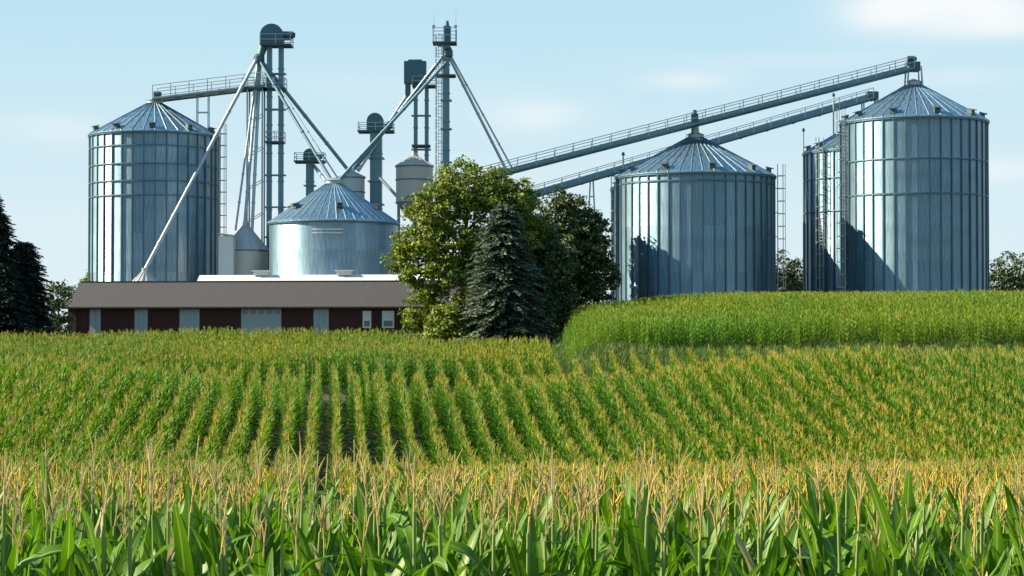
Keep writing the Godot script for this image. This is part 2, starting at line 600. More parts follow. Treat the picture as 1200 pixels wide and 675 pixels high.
func make_bins() -> void:
	var a := grain_bin("tall ribbed grain bin joined to the elevator by a level railed bridge", -38.4, 205.0, 6.82, 23.8, 27.3, 36, [17.0, 18.5, 20.3, 22.2], [9.0, 13.0], false, 0.12)
	a.rotation.y = 0.02
	var e := grain_bin("low smooth grain bin with a conical roof rising behind the barn", -18.3, 196.0, 6.56, 14.0, 18.0, 44, [], [7.0, 11.0], true)
	var rail := Geo.new()
	for y in [0.0, 0.35]:
		var last := Vector3.ZERO
		for k in 7:
			var an := PI * 0.5 - 0.02 + (k - 3) * 0.075 + 0.02
			var p := Vector3(cos(an) * 6.85, 12.6 - e.position.y + y, sin(an) * 6.85)
			if k: rail.beam(last, p, 0.09, 0.12)
			last = p
	put("wall_rail", rail, M.barn_white, e)
	grain_bin("broad ribbed grain bin shaded low down by the trees beside it", 18.25, 190.0, 7.8, 18.2, 22.1, 44, [17.3], [8.5, 13.0], false, 0.1)
	grain_bin("grain bin mostly hidden behind the broad ribbed bin", 18.3, 208.5, 7.4, 18.4, 22.2, 40, [], [10.0], false, PI * 0.86)
	grain_bin("very tall ribbed grain bin carrying the upper end of the long conveyor", 39.6, 188.0, 7.06, 23.4, 27.1, 40, [15.95, 19.3], [9.5], false, PI * 0.93)
	grain_bin("grain bin peeping out behind the very tall bin, under the rear conveyor", 38.6, 206.0, 7.0, 22.1, 25.8, 38, [15.5, 19.0], [9.5], false, PI * 0.8)

# small round tanks: on legs with a hopper bottom, or standing on the ground
func tank(called: String, label: String, x: float, d: float, R: float, bottom: float, eave: float, apex: float, mat: Material, legs := true) -> Node3D:
	var base := ground_at(x, -d) - 0.05
	var t := thing(called, label, "tank", Vector3(x, base, -d))
	var lo := bottom - base
	var e := eave - base
	var top := apex - base
	var split := lerpf(lo, e, 0.62)
	var g := Geo.new()
	g.lathe([Vector2(R, split), Vector2(R, e)], 28)
	put("upper_wall", g, mat, t)
	g = Geo.new()
	g.lathe([Vector2(R - 0.01, lo), Vector2(R - 0.01, split)], 28)
	put("lower_wall", g, mat, t)
	for y in [lo, split, e - 0.08]:
		g = Geo.new()
		g.lathe([Vector2(R - 0.01, y - 0.06), Vector2(R + 0.07, y - 0.06), Vector2(R + 0.07, y + 0.06), Vector2(R - 0.01, y + 0.06)], 28)
		put("band", g, M.stiffener_steel, t)
	var n := 16
	for k in n:
		var a0 := TAU * k / n
		var a1 := TAU * (k + 1) / n
		g = Geo.new()
		var rr := R + 0.12
		g.quad(Vector3(cos(a0) * rr, e, sin(a0) * rr), Vector3(cos(a1) * rr, e, sin(a1) * rr), Vector3(cos(a1) * 0.25, top, sin(a1) * 0.25), Vector3(cos(a0) * 0.25, top, sin(a0) * 0.25), Vector3.UP)
		g.beam(Vector3(cos(a0) * rr, e + 0.02, sin(a0) * rr), Vector3(cos(a0) * 0.25, top + 0.02, sin(a0) * 0.25), 0.06, 0.08)
		put("roof_panel", g, mat, t)
	g = Geo.new()
	g.tube(Vector3(0, top - 0.1, 0), Vector3(0, top + 0.35, 0), 0.3, 0.3, 14)
	put("roof_cap", g, M.rail_steel, t)
	if legs:
		g = Geo.new()
		g.lathe([Vector2(0.3, lo - R * 1.05), Vector2(R - 0.01, lo - 0.06)], 28)
		put("hopper", g, mat, t)
		for k in 6:
			var a := TAU * (k + 0.5) / 6.0
			g = Geo.new()
			g.beam(Vector3(cos(a) * R * 0.98, 0, sin(a) * R * 0.98), Vector3(cos(a) * R * 0.98, lo, sin(a) * R * 0.98), 0.2, 0.2)
			put("leg", g, M.tower_steel, t)
	return t

# ------------------------------------------------------------------ bucket elevators
func platform(parent: Node3D, at: Vector3, sx: float, sz: float, rail := 1.1) -> void:
	var g := Geo.new()
	g.box(at, Vector3(sx, 0.16, sz))
	g.box(at - Vector3(0, 0.16, 0), Vector3(sx * 0.96, 0.14, 0.14))
	var p := put("platform", g, M.dark_steel, parent)
	if rail <= 0.0: return
	g = Geo.new()
	for sx2 in [-1.0, 0.0, 1.0]:
		for sz2 in [-1.0, 1.0]:
			g.beam(at + Vector3(sx * 0.48 * sx2, 0.08, sz * 0.48 * sz2), at + Vector3(sx * 0.48 * sx2, rail, sz * 0.48 * sz2), 0.07, 0.07)
	for y in [rail * 0.5, rail]:
		for s in [-1.0, 1.0]:
			g.beam(at + Vector3(-sx * 0.48, y, s * sz * 0.48), at + Vector3(sx * 0.48, y, s * sz * 0.48), 0.06, 0.06)
			g.beam(at + Vector3(s * sx * 0.48, y, -sz * 0.48), at + Vector3(s * sx * 0.48, y, sz * 0.48), 0.06, 0.06)
	put("handrail", g, M.rail_steel, p)

func elevator(label: String, x: float, d: float, trunks: Array, width: float, top: float, marks: Array, ladder_dx := 999.0) -> Node3D:
	# trunks: x offsets of the upright casings; top: height above the datum where the head sits; marks: heights of the tie plates
	var base := ground_at(x, -d) - 0.1
	var t := thing("bucket_elevator", label, "elevator", Vector3(x, base, -d), 0.0, "bucket elevators of the grain farm")
	var foot := Geo.new()
	foot.box(Vector3(0, 0.1, 0), Vector3(3.0, 0.5, 2.6))
	put("footing", foot, M.concrete, t)
	var boot := Geo.new()
	boot.box(Vector3(0, 1.0, 0), Vector3(2.2, 1.3, 1.1))
	put("boot", boot, M.machine_paint, t)
	for dx in trunks:
		var y := 1.65
		var k := 0
		while y < top - base - 0.01:
			var h := minf(3.0, top - base - y)
			var g := Geo.new()
			g.box(Vector3(dx, y + h * 0.5, 0), Vector3(width, h, width * 1.15))
			g.box(Vector3(dx, y + h - 0.05, 0), Vector3(width + 0.12, 0.1, width * 1.15 + 0.12))
			put("casing", g, M.tower_steel, t)
			y += h
			k += 1
	for y in marks:
		var g := Geo.new()
		var span: float = absf(trunks[0]) * 2.0 + width + 0.5
		g.box(Vector3(0, y - base, width * 0.6 + 0.1), Vector3(span, 0.14, 0.1))
		g.box(Vector3(0, y - base, -width * 0.6 - 0.1), Vector3(span, 0.14, 0.1))
		put("tie_plate", g, M.tower_steel, t)
	if ladder_dx < 900.0: ladder(t, Vector3(ladder_dx, 0, 0.0), Vector3(0, 0, 1), 0.5, top - base, true)
	return t

func spout(t: Node3D, a: Vector3, b: Vector3, r: float, mat: Material = null) -> void:
	var g := Geo.new()
	var o := t.position
	g.tube(a - o, b - o, r, r, 10)
	var n := int(a.distance_to(b) / 3.0)
	for k in range(1, n):
		var p := a.lerp(b, float(k) / n) - o
		var f := (b - a).normalized() * 0.06
		g.tube(p - f, p + f, r + 0.05, r + 0.05, 10)
	put("spout", g, mat if mat else M.pipe_steel, t)

func rounded_head(t: Node3D, at: Vector3, w: float, h: float, depth: float) -> void:
	# a casing with a half-round top, seen along z
	var g := Geo.new()
	var r := w * 0.5
	var straight := h - r
	g.box(at + Vector3(0, straight * 0.5, 0), Vector3(w, straight, depth))
	var c := at + Vector3(0, straight, 0)
	for k in 12:
		var a0 := PI * k / 12.0
		var a1 := PI * (k + 1) / 12.0
		var p0 := c + Vector3(cos(a0) * r, sin(a0) * r, 0)
		var p1 := c + Vector3(cos(a1) * r, sin(a1) * r, 0)
		var z := Vector3(0, 0, depth * 0.5)
		g.quad(p0 - z, p1 - z, p1 + z, p0 + z, p0 - c)
		g.tri(c + z, p0 + z, p1 + z, Vector3.BACK)
		g.tri(c - z, p0 - z, p1 - z, Vector3.FORWARD)
	put("head", g, M.machine_paint, t)

func motor(t: Node3D, at: Vector3, dir: Vector3, r: float, l: float) -> void:
	var g := Geo.new()
	g.tube(at, at + dir * l * 0.8, r, r, 12)
	g.tube(at + dir * l * 0.8, at + dir * l, r * 0.8, r * 0.6, 12)
	g.box(at + dir * l * 0.35 + Vector3(0, -r, 0), Vector3(l * 0.7, r * 0.5, r * 1.4))
	put("motor", g, M.dark_steel, t)

func make_elevators() -> void:
	# the twin-casing leg beside the tall bin
	var c := elevator("tallest twin-casing elevator with a round teal head beside the bridge", -25.2, 203.0, [-0.62, 0.62], 0.52, 33.4, [9.5, 12.8, 16.0, 19.4, 26.4, 30.2], 999.0)
	var o := c.position
	rounded_head(c, Vector3(-0.35, 33.4 - o.y, 0), 2.5, 2.1, 1.3)
	motor(c, Vector3(0.85, 34.35 - o.y, 0), Vector3.RIGHT, 0.42, 1.25)
	platform(c, Vector3(0.15, 33.2 - o.y, 0), 3.3, 2.6)
	platform(c, Vector3(0.0, 28.6 - o.y, 0), 2.3, 2.0)
	platform(c, Vector3(0.0, 22.9 - o.y, 0), 2.0, 1.8)
	var nk := Geo.new()
	nk.tube(Vector3(-1.25, 33.3 - o.y, 0), Vector3(-1.75, 31.6 - o.y, 0), 0.5, 0.32, 12)
	put("neck", nk, M.machine_paint, c)
	var hub := Vector3(-26.95, 31.75, -203.0)
	var hg := Geo.new()
	hg.lathe([Vector2(0.2, -0.5), Vector2(0.6, -0.2), Vector2(0.6, 0.3), Vector2(0.3, 0.6)], 16, hub - o)
	put("distributor", hg, M.dark_steel, c)
	spout(c, hub + Vector3(-0.3, -0.2, 0.4), Vector3(-37.3, 9.0, -194.0), 0.19, M.rail_steel)
	spout(c, hub + Vector3(0.3, -0.2, 0), Vector3(-17.4, 19.9, -203.2), 0.2, M.tower_steel)
	spout(c, hub + Vector3(0.2, -0.3, 0.4), Vector3(-18.6, 18.4, -196.3), 0.17, M.tower_steel)
	spout(c, hub + Vector3(0.4, -0.3, -0.5), Vector3(-17.9, 18.5, -196.8), 0.08)
	spout(c, hub + Vector3(-0.1, -0.4, 0.2), Vector3(-29.0, 13.4, -200.3), 0.11)
	spout(c, hub + Vector3(-0.05, -0.4, 0.0), Vector3(-28.0, 14.0, -200.0), 0.17)
	spout(c, hub + Vector3(0.1, -0.4, -0.2), Vector3(-27.2, 13.3, -199.8), 0.17)
	spout(c, Vector3(-26.6, 10.2, -200.4), Vector3(-20.5, 16.2, -202.5), 0.2)
	# frame that carries the bridge end
	for dx in [-28.1, -26.5]:
		for dz in [-204.2, -202.4]:
			var g := Geo.new()
			g.beam(Vector3(dx, ground_at(dx, dz) - 0.1, dz) - o, Vector3(dx, 28.5, dz) - o, 0.16, 0.16)
			put("frame_post", g, M.rail_steel, c)
	for y in [14.5, 18.0, 21.5, 25.0]:
		var g := Geo.new()
		for dz in [-204.2, -202.4]: g.beam(Vector3(-28.1, y, dz) - o, Vector3(-26.5, y + 0.9, dz) - o, 0.07, 0.07)
		put("frame_brace", g, M.rail_steel, c)
	platform(c, Vector3(-27.3, 28.6, -203.3) - o, 2.6, 2.6, 1.1)

	# short leg behind the low smooth bin
	var f := elevator("short elevator with a motor on a wide platform behind the low bin", -21.8, 206.0, [0.0], 0.8, 21.0, [12.0, 15.5, 18.5])
	o = f.position
	platform(f, Vector3(0, 21.1 - o.y, 0), 3.3, 2.2, 0.9)
	rounded_head(f, Vector3(0, 21.2 - o.y, 0), 1.4, 1.3, 1.0)
	motor(f, Vector3(0.5, 21.6 - o.y, 0.6), Vector3.RIGHT, 0.3, 0.9)
	spout(f, Vector3(-21.3, 20.6, -205.5), Vector3(-19.2, 18.3, -197.0), 0.18)

	# teal leg between the low bin and the cream tank
	var g3 := elevator("single-casing teal elevator crossed by two sloping spouts", -14.7, 206.5, [0.0], 1.25, 24.3, [14.0, 16.5, 19.0, 21.5])
	o = g3.position
	platform(g3, Vector3(0, 24.4 - o.y, 0), 3.9, 2.4, 0.9)
	rounded_head(g3, Vector3(-0.1, 24.5 - o.y, 0), 1.8, 1.9, 1.2)
	motor(g3, Vector3(0.9, 25.0 - o.y, 0), Vector3.RIGHT, 0.3, 0.9)
	spout(g3, Vector3(-14.2, 19.3, -205.4), Vector3(-10.9, 15.7, -203.6), 0.17)

	# leg with a square head above the cream tank
	var h := elevator("elevator with a boxy dark head above the cream hopper tank", -9.9, 208.0, [-0.6, 0.6], 0.42, 29.5, [19.5, 22.6, 26.3])
	o = h.position
	var hd := Geo.new()
	hd.box(Vector3(-0.65, 31.0 - o.y, 0), Vector3(2.4, 2.4, 1.5))
	hd.box(Vector3(-0.65, 32.25 - o.y, 0), Vector3(1.5, 0.25, 1.3))
	hd.box(Vector3(-1.45, 29.2 - o.y, 0), Vector3(0.55, 1.5, 0.9))
	put("head", hd, M.machine_paint, h)
	platform(h, Vector3(0.35, 29.5 - o.y, 0), 2.6, 2.2, 1.0)
	platform(h, Vector3(0.0, 23.0 - o.y, 0), 2.0, 1.8, 0.0)
	spout(h, Vector3(-11.4, 28.6, -208.0), Vector3(-16.5, 20.0, -204.5), 0.2)

	# leg with the lattice ladder and the masts
	var j := elevator("slim elevator with a caged ladder, railed crow's nest and thin masts", -6.9, 200.0, [0.0], 0.68, 33.0, [13.5, 17.0, 20.5, 24.0, 27.0], -0.75)
	o = j.position
	platform(j, Vector3(-0.15, 33.0 - o.y, 0), 2.5, 2.3, 1.5)
	platform(j, Vector3(0.0, 29.6 - o.y, 0), 2.0, 1.7, 0.0)
	var jh := Geo.new()
	jh.box(Vector3(0.1, 33.9 - o.y, 0), Vector3(0.75, 1.8, 0.9))
	jh.tube(Vector3(0.1, 34.7 - o.y, 0), Vector3(0.1, 35.4 - o.y, 0), 0.25, 0.15, 10)
	put("head", jh, M.machine_paint, j)
	for k in [[-1.3, 36.3], [1.0, 36.6]]:
		var g := Geo.new()
		g.tube(Vector3(k[0], 33.0 - o.y, 0.4), Vector3(k[0], k[1] - o.y, 0.4), 0.05, 0.03, 6)
		g.box(Vector3(k[0], 34.75 - o.y, 0.4), Vector3(0.3, 0.25, 0.3))
		put("mast", g, M.rail_steel, j)
	var hub2 := Vector3(-6.75, 31.9, -200.0)
	var g4 := Geo.new()
	g4.lathe([Vector2(0.2, -0.6), Vector2(0.55, -0.2), Vector2(0.55, 0.3), Vector2(0.3, 0.8)], 16, hub2 - o)
	put("distributor", g4, M.dark_steel, j)
	spout(j, hub2 + Vector3(-0.3, 0, 0), Vector3(-16.8, 20.1, -203.4), 0.2, M.tower_steel)
	spout(j, hub2 + Vector3(-0.1, -0.9, 0.4), Vector3(-17.8, 18.4, -196.4), 0.17, M.tower_steel)
	spout(j, hub2 + Vector3(0.15, -0.3, 0), Vector3(-0.6, 19.8, -201.0), 0.15)
	spout(j, hub2 + Vector3(0.3, -0.1, -0.3), Vector3(0.3, 19.6, -202.5), 0.1)
	# tanks among the legs
	tank("surge_tank", "small pale surge tank standing behind the low bin's roof", -17.05, 203.3, 1.36, 15.0, 19.2, 19.8, M.pale_steel)
	tank("hopper_tank", "cream hopper tank on legs beneath the boxy elevator head", -10.4, 203.5, 1.98, 16.5, 20.4, 21.5, M.cream_steel)
	tank("small_bin", "small steep-roofed bin fed by a bundle of upright spouts", -27.9, 200.0, 2.35, 3.0, 11.3, 13.9, M.pale_steel, false)
	tank("intake_hopper", "small cone-topped hopper at the foot of the long sloping spout", -37.3, 194.0, 1.15, 3.0, 7.9, 8.9, M.pale_steel, false)
	# white upright casing beside the small bin
	var wb := thing("control_shed", "tall narrow white control shed beside the small steep-roofed bin", "shed", on_ground(-29.4, 197.0))
	var wg := Geo.new()
	wg.box(Vector3(0, 5.2, 0), Vector3(1.5, 10.6, 1.7))
	put("wall", wg, M.barn_white, wb)
	wg = Geo.new()
	wg.box(Vector3(0.05, 10.62, 0), Vector3(1.8, 0.14, 2.0), Basis(Vector3.FORWARD, 0.12))
	put("roof", wg, M.rail_steel, wb)
	wg = Geo.new()
	wg.box(Vector3(0.1, 1.1, 0.86), Vector3(0.9, 2.1, 0.06))
	put("door", wg, M.barn_grey, wb)

# ------------------------------------------------------------------ conveyors and the bridge
func conveyor(called: String, label: String, a: Vector3, b: Vector3, w: float, h: float, mat: Material, rails: Array, rail_h: float, legs: Array) -> Node3D:
	var foot := Vector3(legs[0][0], ground_at(legs[0][0], legs[0][1]) - 0.1, legs[0][1]) if legs.size() else a
	var t := thing(called, label, "conveyor", foot)
	var len := a.distance_to(b)
	var n := int(ceil(len / 3.0))
	var f := (b - a).normalized()
	for k in n:
		var g := Geo.new()
		var p := a.lerp(b, float(k) / n) - foot
		var q := a.lerp(b, float(k + 1) / n) - foot
		g.beam(p, q, w, h)
		g.beam(q - f * 0.08, q, w + 0.16, h + 0.16)
		put("trough_section", g, mat, t)
	for s in rails:
		var off := Vector3(0, 0, s * (w * 0.5 + 0.6))
		var g := Geo.new()
		g.beam(a - foot + off - Vector3.UP * h * 0.3, b - foot + off - Vector3.UP * h * 0.3, 1.0, 0.08)
		g.beam(a - foot + off * 1.45 - Vector3.UP * h * 0.3, b - foot + off * 1.45 - Vector3.UP * h * 0.3, 0.1, 0.22)
		put("walkway", g, M.tower_steel, t)
		g = Geo.new()
		var edge := off + Vector3(0, 0, s * 0.48)
		var m := int(len / 1.9)
		for k in m + 1:
			var p := a.lerp(b, float(k) / m) - foot + edge - Vector3.UP * h * 0.3
			g.beam(p, p + Vector3.UP * rail_h, 0.07, 0.07)
		for y in [rail_h * 0.5, rail_h]:
			g.beam(a - foot + edge + Vector3.UP * (y - h * 0.3), b - foot + edge + Vector3.UP * (y - h * 0.3), 0.07, 0.07)
		put("handrail", g, M.rail_steel, t)
	for l in legs:
		var lx: float = l[0]
		var top: float = a.y + (b.y - a.y) * (lx - a.x) / (b.x - a.x) - h * 0.5
		var lz: float = a.z + (b.z - a.z) * (lx - a.x) / (b.x - a.x)
		var gy := ground_at(lx, lz) - 0.1
		var g := Geo.new()
		for s in [-1.0, 1.0]:
			g.beam(Vector3(lx + s * l[2], gy, lz + s * l[2]) - foot, Vector3(lx + s * l[3], top, lz + s * 0.4) - foot, l[4], l[4])
			g.beam(Vector3(lx - s * l[2], gy, lz + s * l[2]) - foot, Vector3(lx - s * l[3], top, lz + s * 0.4) - foot, l[4], l[4])
		var y := gy + 2.0
		while y < top - 0.5:
			var k := (y - gy) / (top - gy)
			var hw := lerpf(l[2], l[3], k)
			var hz := lerpf(l[2], 0.4, k)
			g.beam(Vector3(lx - hw, y, lz + hz) - foot, Vector3(lx + hw, y, lz + hz) - foot, 0.08, 0.08)
			g.beam(Vector3(lx - hw, y, lz - hz) - foot, Vector3(lx + hw, y, lz - hz) - foot, 0.08, 0.08)
			y += 2.0
		put("support_leg", g, M.rail_steel, t)
	return t

func make_conveyors() -> void:
	# front conveyor: over the broad bin to the peak of the very tall one
	var a := Vector3(-5.0, 17.6, -190.5)
	var b := Vector3(39.4, 28.8, -188.0)
	var c := conveyor("inclined_conveyor", "long railed conveyor running over the broad bin to the very tall bin's peak", a, b, 0.7, 0.55, M.tower_steel, [1.0, -1.0], 1.15, [[-3.5, -190.5, 0.9, 0.15, 0.14]])
	var o := c.position
	var hd := Geo.new()
	hd.box(b - o + Vector3(0.1, 0.1, 0), Vector3(1.3, 0.9, 1.3))
	put("head", hd, M.dark_steel, c)
	motor(c, b - o + Vector3(-0.4, 0.9, 0), Vector3.RIGHT, 0.3, 0.9)
	for k in [[-0.75, 0.7], [0.75, 0.7], [-0.75, -0.7], [0.75, -0.7]]:
		var g := Geo.new()
		g.beam(Vector3(39.6 + k[0], 26.7, -188.0 + k[1]) - o, Vector3(39.6 + k[0] * 0.8, 28.9, -188.0 + k[1]) - o, 0.14, 0.14)
		put("bin_post", g, M.rail_steel, c)
	var dr := Geo.new()
	dr.tube(Vector3(18.2, 22.0, -189.6) - o, Vector3(18.2, 23.4, -189.6) - o, 0.45, 0.35, 12)
	put("drop_spout", dr, M.rail_steel, c)
	var gt := Geo.new()
	gt.box(Vector3(18.1, 23.75, -189.0) - o, Vector3(0.7, 1.2, 0.6))
	gt.tube(Vector3(18.1, 24.3, -189.0) - o, Vector3(18.1, 24.75, -189.0) - o, 0.25, 0.2, 10)
	put("gate_drive", gt, M.dark_steel, c)
	# rear conveyor
	var a2 := Vector3(-4.0, 15.5, -202.5)
	var b2 := Vector3(38.8, 28.1, -206.0)
	var c2 := conveyor("inclined_conveyor", "lower rear conveyor passing behind the broad bin's roof", a2, b2, 0.8, 0.75, M.tower_steel, [1.0, -1.0], 1.05, [[8.5, -203.4, 0.9, 0.15, 0.12], [21.0, -204.5, 0.9, 0.15, 0.12]])
	o = c2.position
	hd = Geo.new()
	hd.box(b2 - o + Vector3(0.1, 0.1, 0), Vector3(1.2, 0.9, 1.3))
	put("head", hd, M.dark_steel, c2)
	for k in [[-0.7, 0.6], [0.7, 0.6], [-0.7, -0.6], [0.7, -0.6]]:
		var g := Geo.new()
		g.beam(Vector3(38.6 + k[0], 25.3, -206.0 + k[1]) - o, Vector3(38.6 + k[0], 27.8, -206.0 + k[1]) - o, 0.14, 0.14)
		put("bin_post", g, M.rail_steel, c2)
	# bridge from the twin-casing leg to the tall bin
	var br := conveyor("conveyor_bridge", "level railed bridge from the tallest elevator to the tall bin's peak", Vector3(-38.4, 27.75, -205.0), Vector3(-26.4, 28.95, -203.3), 0.55, 0.42, M.rail_steel, [1.0, -1.0], 1.45, [[-33.1, -204.2, 0.65, 0.6, 0.09]])
	o = br.position
	motor(br, Vector3(-38.5, 28.3, -205.0) - o, Vector3.RIGHT, 0.32, 0.8)
	for k in [-0.5, 0.5]:
		var g := Geo.new()
		g.beam(Vector3(-38.4 + k, 27.0, -205.0 + k) - o, Vector3(-38.4 + k, 27.6, -205.0 + k) - o, 0.16, 0.16)
		put("bin_post", g, M.rail_steel, br)
	# slim guyed masts by the bins
	for k in [["slim vent mast beside the wall of the broad bin", 11.6, 199.0, 21.2], ["slim vent mast standing in the gap before the hidden-behind bin", 31.7, 207.5, 24.6], ["slim vent mast close to the very tall bin", 34.4, 204.0, 28.0]]:
		var p := on_ground(k[1], k[2])
		var t := thing("vent_mast", k[0], "mast", p, 0.0, "slim masts by the bins")
		var g := Geo.new()
		g.tube(Vector3(0, -0.1, 0), Vector3(0, k[3] - p.y, 0), 0.11, 0.08, 8)
		put("pole", g, M.pipe_steel, t)
		g = Geo.new()
		g.tube(Vector3(0, k[3] - p.y - 0.05, 0), Vector3(0, k[3] - p.y + 0.3, 0), 0.2, 0.1, 8)
		put("cap", g, M.dark_steel, t)
		g = Geo.new()
		g.box(Vector3(0, 0.05, 0), Vector3(0.7, 0.3, 0.7))
		put("base_plate", g, M.concrete, t)

# ------------------------------------------------------------------ barn, shed, house
func panel(called: String, parent: Node3D, u0: float, u1: float, y0: float, y1: float, z: float, thick: float, mat: Material, board := 0.0) -> MeshInstance3D:
	var g := Geo.new()
	g.box(Vector3((u0 + u1) * 0.5, (y0 + y1) * 0.5, z + thick * 0.5), Vector3(u1 - u0 - 0.02, y1 - y0, thick))
	if board > 0.0:
		var n := int((u1 - u0) / board)
		for k in range(1, n):
			g.box(Vector3(lerpf(u0, u1, float(k) / n), (y0 + y1) * 0.5, z + thick + 0.012), Vector3(0.06, y1 - y0 - 0.02, 0.03))
	return put(called, g, mat, parent)

func gable_roof(parent: Node3D, u0: float, u1: float, z_front: float, z_back: float, eave: float, ridge: float, mat: Material, thick := 0.14) -> MeshInstance3D:
	var g := Geo.new()
	var zm := (z_front + z_back) * 0.5
	for s in [0, 1]:
		var ze: float = z_front if s == 0 else z_back
		var dir := Vector3(0, ridge - eave, zm - ze)
		var nn := Vector3(0, absf(zm - ze), (ridge - eave) * (1.0 if s == 0 else -1.0)).normalized()
		var a := Vector3(u0, eave, ze)
		var b := Vector3(u1, eave, ze)
		g.quad(a, b, b + dir, a + dir, nn)
		g.quad(a - nn * thick, b - nn * thick, b + dir - nn * thick, a + dir - nn * thick, -nn)
		g.quad(a, b, b - nn * thick, a - nn * thick, Vector3(0, -0.3, ze - zm))
		for e in [a, b]: g.quad(e, e + dir, e + dir - nn * thick, e - nn * thick, Vector3(-1 if e == a else 1, 0, 0))
	return put("roof", g, mat, parent)

func make_buildings() -> void:
	var turn := -0.13
	var base := 1.55
	var barn := thing("barn", "long low barn with a dark shingle roof and red and grey wall panels", "barn", Vector3(-40.9, base, -176.0), turn)
	var L := 38.4
	var eave := 5.05 - base
	var f := Geo.new()
	f.box(Vector3(L * 0.5, -0.35, -4.9), Vector3(L + 0.1, 1.3, 9.9))
	put("foundation", f, M.concrete, barn)
	panel("rear_wall", barn, 0.0, L, 0.3, eave, -9.8, 0.15, M.barn_red)
	for u in [0.0, L]:
		var g := Geo.new()
		var s := 1.0 if u > 1.0 else -1.0
		var x: float = u - s * 0.08
		g.box(Vector3(x, (0.3 + eave) * 0.5, -4.9), Vector3(0.14, eave - 0.3, 9.5))
		g.tri(Vector3(u, eave, -0.2), Vector3(u, eave, -9.6), Vector3(u, 7.4 - base, -4.9), Vector3(s, 0, 0))
		put("gable_wall", g, M.barn_red, barn)
	# the front: red board bays between pale sliding doors and a few windows
	var bays := [["r", 0.84, 2.08], ["g", 2.08, 3.14], ["r", 3.14, 6.35], ["g", 6.35, 7.6], ["r", 7.6, 10.61], ["g", 10.61, 12.49], ["r", 12.49, 16.39], ["d", 16.39, 20.14], ["r", 20.14, 23.12], ["g", 23.12, 24.54], ["r", 24.54, 27.64], ["w", 27.64, 28.45], ["k", 28.45, 29.42], ["w", 29.42, 30.55], ["k", 30.55, 31.83], ["g", 31.83, 32.63], ["r", 32.63, 34.4], ["g", 34.4, 35.6], ["r", 35.6, 38.4]]
	panel("corner_post", barn, 0.0, 0.84, 0.3, eave, -0.1, 0.14, M.barn_dark)
	for b in bays:
		if b[0] == "r":
			panel("board_bay", barn, b[1], b[2], 0.3, eave, -0.2, 0.12, M.barn_red, 0.3)
		elif b[0] == "k":
			panel("board_bay", barn, b[1], b[2], 0.3, eave, -0.2, 0.12, M.barn_dark, 0.3)
		elif b[0] == "g":
			panel("sliding_door", barn, b[1], b[2], 0.25, eave - 0.12, -0.1, 0.09, M.barn_grey, 0.4)
		elif b[0] == "d":
			var d := panel("wide_door", barn, b[1], b[2], 0.25, eave - 0.12, -0.1, 0.1, M.barn_grey)
			for k in 5:
				var w: float = (b[2] - b[1]) / 5.0
				panel("pane", d, b[1] + w * k + 0.14, b[1] + w * (k + 1) - 0.14, eave - 0.62, eave - 0.34, 0.0, 0.02, M.glass)
			var hg := Geo.new()
			hg.box(Vector3((b[1] + b[2]) * 0.5, 1.3, 0.05), Vector3(0.08, 0.4, 0.1))
			put("handle", hg, M.dark_steel, d)
		else:
			panel("board_bay", barn, b[1], b[2], 0.3, 1.6, -0.2, 0.12, M.barn_red, 0.3)
			var w := panel("window", barn, b[1], b[2], 1.6, eave - 0.35, -0.12, 0.08, M.barn_white)
			panel("pane", w, b[1] + 0.14, b[2] - 0.14, 1.75, 2.25, -0.05, 0.02, M.glass)
			panel("lintel", barn, b[1], b[2], eave - 0.35, eave, -0.2, 0.12, M.barn_dark)
	var fa := Geo.new()
	fa.box(Vector3(L * 0.5, eave - 0.06, 0.42), Vector3(L + 0.9, 0.2, 0.06))
	put("fascia", fa, M.barn_dark, barn)
	var rf := gable_roof(barn, -0.5, L + 0.5, 0.5, -10.3, eave - 0.02, 7.5 - base, M.shingle)
	var cap := Geo.new()
	cap.box(Vector3(L * 0.5, 7.52 - base, -4.9), Vector3(L + 1.0, 0.1, 0.35))
	put("ridge_cap", cap, M.shingle, rf)
	var off := Basis(Vector3.UP, turn)
	# long shed with a white roof behind the barn
	var shed := thing("white_roofed_shed", "long shed with a bright white roof showing over the barn ridge", "shed", Vector3(-40.9, base, -176.0) + off * Vector3(8.7, 0, -11.2), turn)
	var sl := 31.0
	var sg := Geo.new()
	sg.box(Vector3(sl * 0.5, 2.3, -2.4), Vector3(sl, 5.6, 4.4))
	put("wall", sg, M.barn_white, shed)
	for u in [0.0, sl]:
		sg = Geo.new()
		var s := 1.0 if u > 1.0 else -1.0
		sg.tri(Vector3(u - s * 0.05, 5.1, -0.2), Vector3(u - s * 0.05, 5.1, -4.6), Vector3(u - s * 0.05, 6.7, -2.4), Vector3(s, 0, 0))
		put("gable", sg, M.barn_white, shed)
	var sr := gable_roof(shed, -0.3, sl + 0.3, 0.4, -5.2, 4.9, 6.8, M.white_roof)
	for k in 3:
		var vg := Geo.new()
		vg.box(Vector3(6.0 + k * 8.3, 6.95, -2.4), Vector3(1.5, 0.4, 0.7))
		vg.box(Vector3(6.0 + k * 8.3, 7.2, -2.4), Vector3(1.9, 0.1, 1.0))
		put("ridge_vent", vg, M.barn_white, sr)
	# white farmhouse half hidden by the trees
	var hp := on_ground(-3.4, 181.0)
	var house := thing("farmhouse", "white gabled farmhouse glimpsed through the leafy tree", "house", hp + Vector3(0, -0.1, 0), -0.2)
	var hg2 := Geo.new()
	hg2.box(Vector3(0, 2.9, 0), Vector3(5.2, 5.8, 6.5))
	put("wall", hg2, M.barn_white, house)
